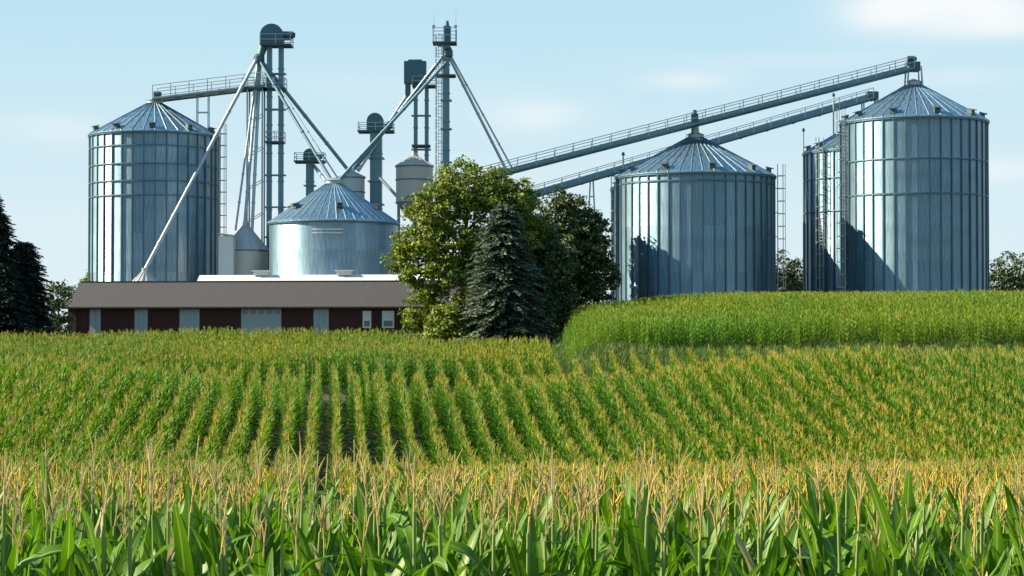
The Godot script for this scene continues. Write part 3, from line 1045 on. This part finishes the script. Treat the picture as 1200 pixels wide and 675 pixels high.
	for s in [-1.0, 1.0]:
		hg2 = Geo.new()
		hg2.tri(Vector3(-2.6, 5.8, s * 3.24), Vector3(2.6, 5.8, s * 3.24), Vector3(0, 8.5, s * 3.24), Vector3(0, 0, s))
		put("gable", hg2, M.barn_white, house)
		hg2 = Geo.new()
		var sx: float = s
		hg2.quad(Vector3(sx * 3.0, 5.45, -3.6), Vector3(sx * 3.0, 5.45, 3.6), Vector3(0, 8.6, 3.6), Vector3(0, 8.6, -3.6), Vector3(sx, 1, 0))
		hg2.quad(Vector3(sx * 3.0, 5.33, -3.6), Vector3(sx * 3.0, 5.33, 3.6), Vector3(0, 8.48, 3.6), Vector3(0, 8.48, -3.6), Vector3(-sx, -1, 0))
		hg2.quad(Vector3(sx * 3.0, 5.45, 3.6), Vector3(0, 8.6, 3.6), Vector3(0, 8.48, 3.6), Vector3(sx * 3.0, 5.33, 3.6), Vector3.BACK)
		put("roof_slope", hg2, M.shingle, house)
	for p in [[-1.2, 1.6], [1.2, 1.6], [-1.2, 4.4], [1.2, 4.4], [0.0, 6.6]]:
		hg2 = Geo.new()
		hg2.box(Vector3(p[0], p[1], 3.28), Vector3(1.1, 1.4, 0.08))
		var wn := put("window", hg2, M.barn_grey, house)
		hg2 = Geo.new()
		hg2.box(Vector3(p[0], p[1], 3.33), Vector3(0.85, 1.15, 0.03))
		put("pane", hg2, M.glass, wn)

# ------------------------------------------------------------------ trees
func leaf_face(g: Geo, p: Vector3, nn: Vector3, size: float, aspect: float, col: Color, along := Vector3.ZERO) -> void:
	var x := along if along != Vector3.ZERO else nn.cross(Vector3(rng.randf_range(-1, 1), rng.randf_range(-1, 1), rng.randf_range(-1, 1))).normalized()
	if x == Vector3.ZERO: x = Vector3.RIGHT
	var y := nn.cross(x).normalized()
	var a := g.point(p - x * size * 0.5, nn)
	g.point(p + y * size * aspect * 0.5 + nn * size * 0.08, nn)
	g.point(p + x * size * 0.5, nn)
	g.point(p - y * size * aspect * 0.5 + nn * size * 0.08, nn)
	for k in 4: g.c.append(col)
	g.i.append_array(PackedInt32Array([a, a + 1, a + 2, a, a + 2, a + 3]))

func random_dir() -> Vector3:
	var z := rng.randf_range(-1, 1)
	var t := rng.randf() * TAU
	var r := sqrt(1.0 - z * z)
	return Vector3(r * cos(t), z, r * sin(t))

func broadleaf(label: String, at: Vector3, trunk_r: float, blobs: Array, clumps: int, per: int, size: float, cols: Array, mat: Material, category := "tree", called := "leafy_tree") -> Node3D:
	# blobs: [centre offset, radii]; leaves gather in clumps at the ends of twigs spread over the blobs
	var t := thing(called, label, category, at)
	var w := Geo.new()
	var top: Vector3 = blobs[0][0]
	var knee := Vector3(rng.randf_range(-0.2, 0.2), top.y * 0.45, rng.randf_range(-0.2, 0.2))
	w.tube(Vector3(0, -0.3, 0), knee, trunk_r * 1.15, trunk_r * 0.8, 10)
	w.tube(knee, top, trunk_r * 0.8, trunk_r * 0.3, 8)
	var g := Geo.new()
	var total := 0.0
	for b in blobs: total += b[1].x * b[1].y
	for b in blobs:
		var c: Vector3 = b[0]
		var r: Vector3 = b[1]
		var from := knee.lerp(top, rng.randf_range(0.0, 0.7))
		var mid := from.lerp(c, 0.55) + Vector3(0, 0.3, 0)
		w.tube(from, mid, trunk_r * 0.42, trunk_r * 0.26, 7)
		w.tube(mid, c, trunk_r * 0.26, trunk_r * 0.1, 6)
		var n := int(clumps * r.x * r.y / total)
		for k in n:
			var dir := random_dir()
			var tip := c + dir * r * rng.randf_range(0.45, 1.08)
			if k % 4 == 0: w.tube(c.lerp(tip, 0.15), tip, trunk_r * 0.06 + 0.01, 0.01, 4, false)
			var spread := size * rng.randf_range(1.3, 2.6)
			var tone: Color = cols[rng.randi() % cols.size()]
			for q in per:
				var o := random_dir() * spread * pow(rng.randf(), 0.5)
				o.y *= 0.6
				var nn := (random_dir() + dir * 0.5 + Vector3.UP * 0.6).normalized()
				leaf_face(g, tip + o, nn, size * rng.randf_range(0.6, 1.3), rng.randf_range(0.45, 0.8), tone * rng.randf_range(0.75, 1.25))
	put("trunk", w, M.bark, t)
	put("crown", g, mat, t)
	return t

func spruce(label: String, at: Vector3, h: float, r: float, cols: Array, density := 1.0, called := "spruce_tree", fullness := 0.85) -> Node3D:
	var t := thing(called, label, "tree", at)
	var w := Geo.new()
	w.tube(Vector3(0, -0.3, 0), Vector3(0, h * 0.98, 0), h * 0.022, 0.02, 8)
	var g := Geo.new()
	var y := h * 0.03
	while y < h * 0.985:
		var k := y / h
		var len := r * pow(1.0 - k, fullness) * (0.55 + 0.45 * minf(1.0, k * 9.0)) + 0.12
		var n := int(lerpf(13.0, 6.0, k) * density)
		var start := rng.randf() * TAU
		for b in n:
			var a := start + TAU * b / n + rng.randf_range(-0.2, 0.2)
			var o := Vector3(cos(a), 0, sin(a))
			var reach := len * rng.randf_range(0.6, 1.22)
			var droop := rng.randf_range(0.12, 0.34)
			var base := Vector3(0, y + rng.randf_range(-0.1, 0.1), 0)
			var tip := base + o * reach + Vector3.UP * (-droop * reach)
			w.tube(base, tip, 0.035 * (1.2 - k), 0.008, 4, false)
			var m := int(reach / 0.16) + 2
			var tone: Color = cols[rng.randi() % cols.size()]
			var side := o.cross(Vector3.UP)
			for q in m:
				var s := (q + rng.randf()) / m
				var p := base.lerp(tip, s) + Vector3.UP * (0.12 * sin(s * PI))
				var wide := (0.18 + 0.5 * (1.0 - s)) * minf(1.0, reach * 0.6)
				for e in [-1.0, 1.0]:
					var dir: Vector3 = (o * 0.75 + side * e * rng.randf_range(0.3, 1.0) + Vector3.DOWN * rng.randf_range(0.0, 0.5)).normalized()
					var nn := (Vector3.UP * 0.9 + random_dir() * 0.6).normalized()
					nn = (nn - dir * nn.dot(dir)).normalized()
					var l := 0.22 + wide * rng.randf_range(0.5, 1.0)
					leaf_face(g, p + dir * l * 0.5, nn, l, rng.randf_range(0.28, 0.45), tone * rng.randf_range(0.75, 1.25), dir)
		y += lerpf(0.3, 0.2, k) / density
	put("trunk", w, M.bark, t)
	put("crown", g, M.needle, t)
	return t

func make_trees() -> void:
	var bright := [Color(0.16, 0.215, 0.018), Color(0.13, 0.19, 0.017), Color(0.20, 0.24, 0.022), Color(0.09, 0.15, 0.015)]
	var dark := [Color(0.028, 0.06, 0.010), Color(0.04, 0.075, 0.012), Color(0.055, 0.09, 0.015)]
	var blue := [Color(0.075, 0.115, 0.075), Color(0.10, 0.145, 0.10), Color(0.055, 0.09, 0.055)]
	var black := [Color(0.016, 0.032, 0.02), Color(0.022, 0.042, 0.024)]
	# the yellow-green tree between barn and bins
	broadleaf("airy yellow-green tree spreading over the barn's end", on_ground(-4.4, 169.0), 0.32, [
		[Vector3(0.6, 13.8, 0), Vector3(3.9, 2.7, 3.2)], [Vector3(3.9, 12.9, 0.6), Vector3(2.8, 2.6, 2.6)], [Vector3(-2.4, 11.9, 0.5), Vector3(2.8, 2.4, 2.6)], [Vector3(5.2, 10.6, -1.0), Vector3(2.2, 2.6, 2.2)],
		[Vector3(-4.2, 9.2, 0.4), Vector3(2.2, 1.7, 2.3)], [Vector3(-1.6, 9.0, 1.6), Vector3(2.4, 1.9, 2.0)], [Vector3(1.8, 9.2, 1.2), Vector3(2.6, 2.0, 2.2)],
		[Vector3(-4.4, 6.6, 0.6), Vector3(1.7, 1.2, 1.8)], [Vector3(-2.6, 4.6, 1.2), Vector3(1.6, 1.3, 1.5)], [Vector3(-3.6, 2.8, 1.5), Vector3(1.7, 1.6, 1.6)], [Vector3(-1.4, 6.6, 2.0), Vector3(1.8, 1.5, 1.6)], [Vector3(0.8, 4.6, 2.2), Vector3(1.6, 1.6, 1.5)], [Vector3(-5.6, 7.6, 0.2), Vector3(1.3, 0.9, 1.3)], [Vector3(3.9, 9.0, -0.6), Vector3(2.0, 2.4, 2.0)]], 1200, 34, 0.33, bright, M.leaf_bright)
	spruce("broad blue-green spruce standing before the airy tree", on_ground(-0.7, 160.0), 12.4, 4.1, blue, 1.4, "spruce_tree", 0.45)
	broadleaf("dark round-crowned tree between the spruce and the broad bin", on_ground(5.6, 184.0), 0.34, [
		[Vector3(-0.5, 10.6, 0), Vector3(2.3, 2.6, 2.4)], [Vector3(1.6, 9.4, 0.4), Vector3(2.0, 2.2, 2.2)], [Vector3(0.2, 7.4, 1.0), Vector3(3.4, 2.6, 2.8)],
		[Vector3(2.0, 5.4, 0.6), Vector3(2.4, 2.4, 2.4)], [Vector3(-1.6, 4.8, 0.8), Vector3(2.6, 2.8, 2.4)], [Vector3(0.6, 2.6, 0.9), Vector3(3.4, 2.2, 2.6)]], 1000, 34, 0.34, dark, M.leaf_dark)
	broadleaf("dark bushy tree hugging the back of the spruce", on_ground(2.6, 172.0), 0.2, [
		[Vector3(-0.6, 9.6, 0), Vector3(2.2, 2.6, 2.2)], [Vector3(0.2, 7.0, 0.2), Vector3(2.5, 2.6, 2.3)], [Vector3(0.4, 4.4, 0.2), Vector3(2.6, 2.4, 2.3)], [Vector3(0.4, 2.0, 0.2), Vector3(2.6, 2.2, 2.3)]], 760, 34, 0.32, dark, M.leaf_dark)
	broadleaf("low light-green shrub at the foot of the airy tree", on_ground(-5.4, 160.0), 0.1, [
		[Vector3(0, 2.6, 0), Vector3(1.5, 1.4, 1.4)], [Vector3(-0.9, 1.6, 0.2), Vector3(1.2, 1.2, 1.2)], [Vector3(1.0, 1.5, 0.2), Vector3(1.3, 1.3, 1.2)]], 260, 30, 0.27, bright, M.leaf_bright, "shrub", "leafy_shrub")
	# the dark conifers and the small tree at the barn's far gable
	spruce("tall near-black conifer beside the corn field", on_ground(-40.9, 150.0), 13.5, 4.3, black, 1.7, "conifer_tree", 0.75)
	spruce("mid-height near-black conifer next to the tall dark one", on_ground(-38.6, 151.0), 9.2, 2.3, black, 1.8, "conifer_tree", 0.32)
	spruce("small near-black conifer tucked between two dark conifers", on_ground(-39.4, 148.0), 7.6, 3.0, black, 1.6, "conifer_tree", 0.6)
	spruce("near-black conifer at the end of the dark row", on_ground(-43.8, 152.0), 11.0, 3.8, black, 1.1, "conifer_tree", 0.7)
	broadleaf("small leafy tree between the dark conifers and the barn", on_ground(-40.6, 171.0), 0.12, [
		[Vector3(0, 4.4, 0), Vector3(1.3, 1.5, 1.3)], [Vector3(-0.4, 2.6, 0.3), Vector3(1.5, 1.8, 1.4)], [Vector3(0.3, 1.4, 0.5), Vector3(1.4, 1.4, 1.3)]], 170, 22, 0.26, dark, M.leaf_dark)
	broadleaf("small bright tree peeping over the barn ridge by the tall bin", on_ground(-45.0, 203.0), 0.14, [
		[Vector3(0, 5.4, 0), Vector3(0.9, 1.3, 1.0)], [Vector3(-0.6, 4.2, 0), Vector3(1.4, 1.2, 1.2)]], 70, 22, 0.28, bright, M.leaf_bright)
	# trees behind the bins
	var spots := [[34.6, 250.0, 9.4, 2.6], [37.6, 252.0, 9.0, 2.6], [61.6, 240.0, 8.2, 2.6], [64.6, 243.0, 8.8, 2.6], [67.6, 241.0, 8.2, 2.8], [39.0, 255.0, 7.0, 2.4]]
	var names := ["leafy tree in the gap between the broad and the very tall bin", "second tree in the gap between the broad and very tall bins", "round tree just past the very tall bin's wall", "middle tree of the clump past the very tall bin", "outer tree of the clump past the very tall bin", "tree hidden behind the very tall bin pair"]
	for k in spots.size():
		var s: Array = spots[k]
		var p := on_ground(s[0], s[1])
		broadleaf(names[k], p, 0.22, [
			[Vector3(0, s[2] * 0.78 + rng.randf_range(-0.3, 0.3), 0), Vector3(s[3] * 0.8, s[2] * 0.26, s[3])], [Vector3(-s[3] * 0.5, s[2] * 0.55, 0.5), Vector3(s[3] * 0.8, s[2] * 0.25, s[3] * 0.8)],
			[Vector3(s[3] * 0.55, s[2] * 0.5, 0.4), Vector3(s[3] * 0.8, s[2] * 0.26, s[3] * 0.8)], [Vector3(0, s[2] * 0.28, 0.6), Vector3(s[3], s[2] * 0.24, s[3] * 0.8)]], 170, 20, 0.36, dark, M.leaf_dark)

# ------------------------------------------------------------------ corn
func blade(g: Geo, base: Vector3, az: float, length: float, width: float, lean: float, bend: float, segs: int, twist: float, wave: float, two := false) -> void:
	# a folded, arching blade: lean is its angle from upright at the stalk, bend how far it turns over by the tip
	var o := Vector3(cos(az), 0, sin(az))
	var side0 := Vector3(-sin(az), 0, cos(az))
	var p := base
	var first := g.v.size()
	var ds := length / segs
	for s in segs + 1:
		var t := float(s) / segs
		var ang := lean + bend * pow(t, 1.6)
		var f := o * sin(ang) + Vector3.UP * cos(ang)
		var up := Vector3.UP * sin(ang) - o * cos(ang)
		var side := side0.rotated(f, twist * t)
		up = up.rotated(f, twist * t)
		var wd := width * 0.5 * (minf(1.0, 0.45 + t * 2.6) if t < 0.3 else 1.0) * pow(maxf(0.0, 1.0 - pow(t, 2.2)), 0.8) + 0.001
		var fold := 0.42 * (1.0 - 0.6 * t)
		var wv := sin(t * 17.0 + az * 5.0) * wave * wd
		var wv2 := sin(t * 15.0 + az * 3.0 + 2.0) * wave * wd
		if two:
			g.point(p - side * wd + up * wd * fold, up, Vector2(0, t)); g.point(p + side * wd + up * wd * fold, up, Vector2(1, t))
		else:
			g.point(p - side * wd + up * (wd * fold + wv), (up + side * fold).normalized(), Vector2(0, t))
			g.point(p, up, Vector2(0.5, t))
			g.point(p + side * wd + up * (wd * fold + wv2), (up - side * fold).normalized(), Vector2(1, t))
		p += f * ds
	for s in segs:
		if two:
			var a := first + s * 2
			g.i.append_array(PackedInt32Array([a, a + 3, a + 1, a, a + 2, a + 3]))
		else:
			for k in 2:
				var a := first + s * 3 + k
				g.i.append_array(PackedInt32Array([a, a + 4, a + 1, a, a + 3, a + 4]))

func tassel(g: Geo, base: Vector3, length: float, branches: int, r: float, sides: int) -> void:
	var tip := base + Vector3(rng.randf_range(-0.03, 0.03), length, rng.randf_range(-0.03, 0.03))
	g.tube(base, tip, r * 1.1, r * 0.55, sides, false)
	for k in branches:
		var a := rng.randf() * TAU
		var t := rng.randf_range(0.12, 0.5)
		var open := rng.randf_range(0.12, 0.5)
		var l := length * rng.randf_range(0.42, 0.72)
		var from := base.lerp(tip, t)
		var o := Vector3(cos(a), 0, sin(a))
		var mid := from + (o * sin(open) + Vector3.UP * cos(open)) * l * 0.55
		var end := mid + (o * sin(open + 0.35) + Vector3.UP * cos(open + 0.35)) * l * 0.45
		g.tube(from, mid, r * 0.75, r * 0.75, sides, false)
		g.tube(mid, end, r * 0.75, r * 0.3, sides, false)

func make_corn() -> void:
	near_plants()
	# two broad masses of corn too many to count: the field that runs up the slope, and the upper field before the bins
	var shapes := []
	for k in 18: shapes.append(field_plant(k))
	var field := Node3D.new()
	field.name = "corn_field"
	add_child(field)
	tag(field, "green corn rows with yellow tassels running up the slope to the barn", "corn field", "", "stuff")
	var upper := Node3D.new()
	upper.name = "upper_corn_field"
	add_child(upper)
	tag(upper, "dense green corn of the upper field before the tall bins", "corn field", "", "stuff")
	var lots := []
	var lots2 := []
	for k in shapes.size():
		lots.append([]); lots2.append([])
	var r2 := RandomNumberGenerator.new()
	r2.seed = 99
	# rows run away from the camera, bearing a little toward the barn and fanning out to the right along the contour
	var edge := FastNoiseLite.new()
	edge.seed = 8
	edge.frequency = 0.06
	var row := -150
	while row < 150:
		var x70 := row * 0.92
		var lean := -0.095 + clampf(0.0064 * (x70 + 3.5), 0.0, 0.15)
		var d := 14.3
		while d < 152.0:
			d += 0.15 + r2.randf_range(-0.03, 0.03)
			var x := x70 + lean * (d - 70.0)
			var half := 0.268 * d * 1.1 + 2.5
			if absf(x) > half: continue
			var stop := 114.0 + smoothstep(-14.0, 10.0, x) * 4.5
			if d > stop + edge.get_noise_2d(x * 9.0, 3.0) * 1.5: break
			if r2.randf() < 0.05: continue
			place(lots, r2, x + r2.randf_range(-0.045, 0.045), d, 0.05 if d < 60.0 or x > 9.0 else 0.15)
		row += 1
	# the headland before the barn: rows across the slope
	for k in 38:
		var d0 := 118.5 + k * 0.8
		var x := -50.0
		while x < 4.0:
			x += 0.2 + r2.randf_range(-0.04, 0.04)
			var d := d0 + r2.randf_range(-0.14, 0.14)
			if absf(x) > 0.268 * d * 1.1 + 2.5: continue
			if d < 115.5 + smoothstep(-14.0, 10.0, x) * 4.5: continue
			if d > 148.0 - smoothstep(-10.0, -4.0, x) * 10.0 + edge.get_noise_2d(x * 6.0, 40.0) * 2.0: continue
			if x > 2.6 and d > 118.5: continue
			place(lots, r2, x, d, 0.25)
	# the upper field, its rows slanting across the rise
	var k2 := 0
	while k2 < 90:
		var x0 := 3.6 + k2 * 0.76
		var d := 125.5
		while d < 179.0:
			d += 0.2 + r2.randf_range(-0.03, 0.03)
			var x := x0 - (d - 126.0) * 0.28
			if d < 126.6 + edge.get_noise_2d(x * 7.0, 90.0) * 2.2: continue
			if x < 3.6 + (d - 126.0) * 0.035 + edge.get_noise_2d(d * 8.0, 20.0) * 1.2 or x > 0.268 * d * 1.1 + 2.0: continue
			if Vector2(x - 18.25, d - 190.0).length() < 9.5 or Vector2(x - 39.6, d - 188.0).length() < 8.8: continue
			place(lots2, r2, x + r2.randf_range(-0.06, 0.06), d, 0.9)
		k2 += 1
	for pair in [[field, lots], [upper, lots2]]:
		for k in shapes.size():
			var list: Array = pair[1][k]
			var mm := MultiMesh.new()
			mm.transform_format = MultiMesh.TRANSFORM_3D
			mm.use_colors = true
			mm.mesh = shapes[k]
			mm.instance_count = list.size()
			for q in list.size():
				mm.set_instance_transform(q, list[q][0])
				mm.set_instance_color(q, list[q][1])
			var o := MultiMeshInstance3D.new()
			o.name = "corn_rows"
			o.multimesh = mm
			o.set_meta("kind", "stuff")
			pair[0].add_child(o, true)

func place(lots: Array, r2: RandomNumberGenerator, x: float, d: float, young: float) -> void:
	var p := Vector3(x, ground_at(x, -d) - 0.03, -d)
	var vigour := patch_noise.get_noise_2d(x * 1.6, d) * 0.5 + 0.5
	var s := 0.90 + 0.15 * vigour + r2.randf_range(-0.11, 0.1)
	if d > 124.0 and x > 3.0: s *= 0.64 + 0.3 * smoothstep(3.2, 8.0, x)
	var b := Basis(Vector3.UP, r2.randf() * TAU).rotated(Vector3.RIGHT, r2.randf_range(-0.055, 0.055)).rotated(Vector3.BACK, r2.randf_range(-0.055, 0.055)).scaled(Vector3(s, s, s))
	var tint := Color(1.4, 1.14, 0.9).lerp(Color(0.78, 0.98, 1.0), clampf(vigour * 1.6 - 0.3, 0, 1)) * r2.randf_range(0.85, 1.15)
	lots[r2.randi() % 9 + (9 if r2.randf() < young else 0)].append([Transform3D(b, p), tint])

func field_plant(k: int) -> ArrayMesh:
	var lv := Geo.new()
	var n := 11
	var az := rng.randf() * TAU
	for q in n:
		var t := float(q) / (n - 1)
		az += PI + rng.randf_range(-0.5, 0.5)
		var y := 0.28 + 1.72 * t
		blade(lv, Vector3(0, y, 0), az, lerpf(0.64, 0.42, t) * rng.randf_range(0.85, 1.1), lerpf(0.085, 0.07, t), lerpf(0.42, 0.26, t) * rng.randf_range(0.7, 1.3), rng.randf_range(0.9, 2.1) * lerpf(1.0, 0.7, t), 5, rng.randf_range(-0.6, 0.6), 0.0)
	var st := Geo.new()
	st.tube(Vector3(0, 0, 0), Vector3(0, 2.1, 0), 0.016, 0.008, 4, false)
	var ta := Geo.new()
	if k < 9: tassel(ta, Vector3(0, 2.05, 0), 0.36, 4, 0.010, 3)
	else: tassel(ta, Vector3(0, 2.08, 0), 0.22, 1, 0.008, 3)
	var m := lv.mesh(M.corn_leaf)
	st.add_to(m, M.corn_stalk)
	ta.add_to(m, M.field_tassel)
	return m

func near_plants() -> void:
	# the front rows run across the view; each plant here is a thing of its own
	var kinds := []
	for k in 12: kinds.append(near_plant(k))
	var label := "tall green corn plant with a tan tassel in the field's front rows"
	var spare := []
	var first := true
	var used := {}
	var r2 := RandomNumberGenerator.new()
	r2.seed = 41
	for row in 7:
		var d := 8.9 + row * 0.76
		var half := 0.268 * d * 1.04 + 0.15
		var x := -half + r2.randf() * 0.1
		while x < half:
			var k := r2.randi() % kinds.size()
			var o: Node3D
			if not used.has(k):
				used[k] = true
				o = kinds[k]
			else:
				o = kinds[k].duplicate()
				o.name = numbered("corn_plant")
				add_child(o)
			var dd := d + r2.randf_range(-0.06, 0.06)
			o.position = Vector3(x, ground_at(x, -dd) - 0.02, -dd)
			var s := r2.randf_range(0.94, 1.06)
			o.basis = Basis(Vector3.UP, r2.randf() * TAU).rotated(Vector3(1, 0, 0), r2.randf_range(-0.05, 0.05)).rotated(Vector3(0, 0, 1), r2.randf_range(-0.05, 0.05)).scaled(Vector3(s, s * r2.randf_range(0.93, 1.05), s))
			x += r2.randf_range(0.135, 0.19)
	for k in kinds.size():
		if not used.has(k): kinds[k].queue_free()

func near_plant(k: int) -> Node3D:
	var t := thing("corn_plant", "tall green corn plant with a tan tassel in the field's front rows", "corn plant", Vector3.ZERO, 0.0, "corn plants of the front rows")
	var g := Geo.new()
	var sway := Vector3(rng.randf_range(-0.03, 0.03), 2.16, rng.randf_range(-0.03, 0.03))
	g.tube(Vector3(0, -0.02, 0), sway * 0.5, 0.017, 0.014, 7, false)
	g.tube(sway * 0.5, sway, 0.014, 0.008, 7, false)
	for q in 9:
		var p := sway * (0.08 + 0.1 * q)
		g.tube(p - Vector3(0, 0.012, 0), p + Vector3(0, 0.012, 0), 0.020 - 0.001 * q, 0.019 - 0.001 * q, 7, false)
	put("stalk", g, M.corn_stalk, t)
	var n := 12
	var az := rng.randf() * TAU
	for q in n:
		var f := float(q) / (n - 1)
		az += PI + rng.randf_range(-0.6, 0.6)
		var y := 0.5 + 1.36 * f
		var lg := Geo.new()
		var upright := rng.randf() < 0.72 and f > 0.35
		blade(lg, Vector3(sway.x, 0, sway.z) * f + Vector3(0, y, 0), az, lerpf(0.8, 0.43, f * f) * rng.randf_range(0.8, 1.12), lerpf(0.10, 0.085, f) * rng.randf_range(0.85, 1.15), rng.randf_range(0.14, 0.3) if upright else rng.randf_range(0.3, 0.6), rng.randf_range(0.1, 0.6) if upright else rng.randf_range(0.9, 2.3), 11, rng.randf_range(-0.9, 0.9), rng.randf_range(0.1, 0.35))
		var dry := rng.randf() < 0.02 + (0.05 if q > 8 else 0.0)
		put("leaf", lg, M.dry_leaf if dry else M.near_corn_leaf, t)
		if dry and q > 8: t.set_meta("label", "corn plant with a dry straw-coloured upper leaf in the field's front rows")
	var tg := Geo.new()
	tassel(tg, sway - Vector3(0, 0.02, 0), rng.randf_range(0.2, 0.38), rng.randi_range(2, 6), 0.0048, 5)
	put("tassel", tg, M.corn_tassel, t)
	var eg := Geo.new()
	var ea := rng.randf() * TAU
	var eo := Vector3(cos(ea), 0, sin(ea))
	var eb := Vector3(0, 1.15, 0) + eo * 0.02
	var et := eb + (eo * 0.35 + Vector3.UP).normalized() * 0.24
	eg.tube(eb, eb.lerp(et, 0.4), 0.018, 0.03, 8, false)
	eg.tube(eb.lerp(et, 0.4), et, 0.03, 0.01, 8, false)
	var ear := put("ear", eg, M.corn_husk, t)
	var sg := Geo.new()
	for q in 5: sg.tube(et, et + (eo * rng.randf_range(0.2, 1.0) + Vector3(rng.randf_range(-0.6, 0.6), rng.randf_range(-0.4, 0.6), rng.randf_range(-0.6, 0.6))).normalized() * 0.07, 0.004, 0.002, 4, false)
	put("silk", sg, M.corn_silk, ear)
	return t

func grass_strips() -> void:
	# rough grass on the bank between the fields and round the farm buildings
	var shapes := []
	for k in 4:
		var g := Geo.new()
		for q in 9: blade(g, Vector3(rng.randf_range(-0.15, 0.15), -0.02, rng.randf_range(-0.15, 0.15)), rng.randf() * TAU, rng.randf_range(0.25, 0.6), 0.03, rng.randf_range(0.05, 0.4), rng.randf_range(0.3, 1.2), 3, 0.0, 0.0, true)
		shapes.append(g.mesh(M.grass_blade))
	var o := Node3D.new()
	o.name = "rough_grass"
	add_child(o)
	tag(o, "rough green grass on the bank below the upper field and under the trees", "grass", "", "stuff")
	var r2 := RandomNumberGenerator.new()
	r2.seed = 123
	var lists := [[], [], [], []]
	for k in 26000:
		var d := r2.randf_range(117.5, 129.0)
		var x := r2.randf_range(1.0, 40.0)
		if k % 2: 
			d = r2.randf_range(132.0, 178.0)
			x = r2.randf_range(-46.0, 5.5)
			if x < 2.0 and d < 148.0 - smoothstep(-10.0, -4.0, x) * 10.0: continue
			if x < 0.0 and d > 168.0: continue
		var s := r2.randf_range(0.7, 1.5)
		lists[k % 4].append([Transform3D(Basis(Vector3.UP, r2.randf() * TAU).scaled(Vector3(s, s, s)), on_ground(x, d)), Color(1, 1, 1) * r2.randf_range(0.7, 1.3)])
	for k in 4:
		var mm := MultiMesh.new()
		mm.transform_format = MultiMesh.TRANSFORM_3D
		mm.use_colors = true
		mm.mesh = shapes[k]
		mm.instance_count = lists[k].size()
		for q in lists[k].size():
			mm.set_instance_transform(q, lists[k][q][0])
			mm.set_instance_color(q, lists[k][q][1])
		var mi := MultiMeshInstance3D.new()
		mi.name = "grass_tufts"
		mi.multimesh = mm
		mi.set_meta("kind", "stuff")
		o.add_child(mi, true)
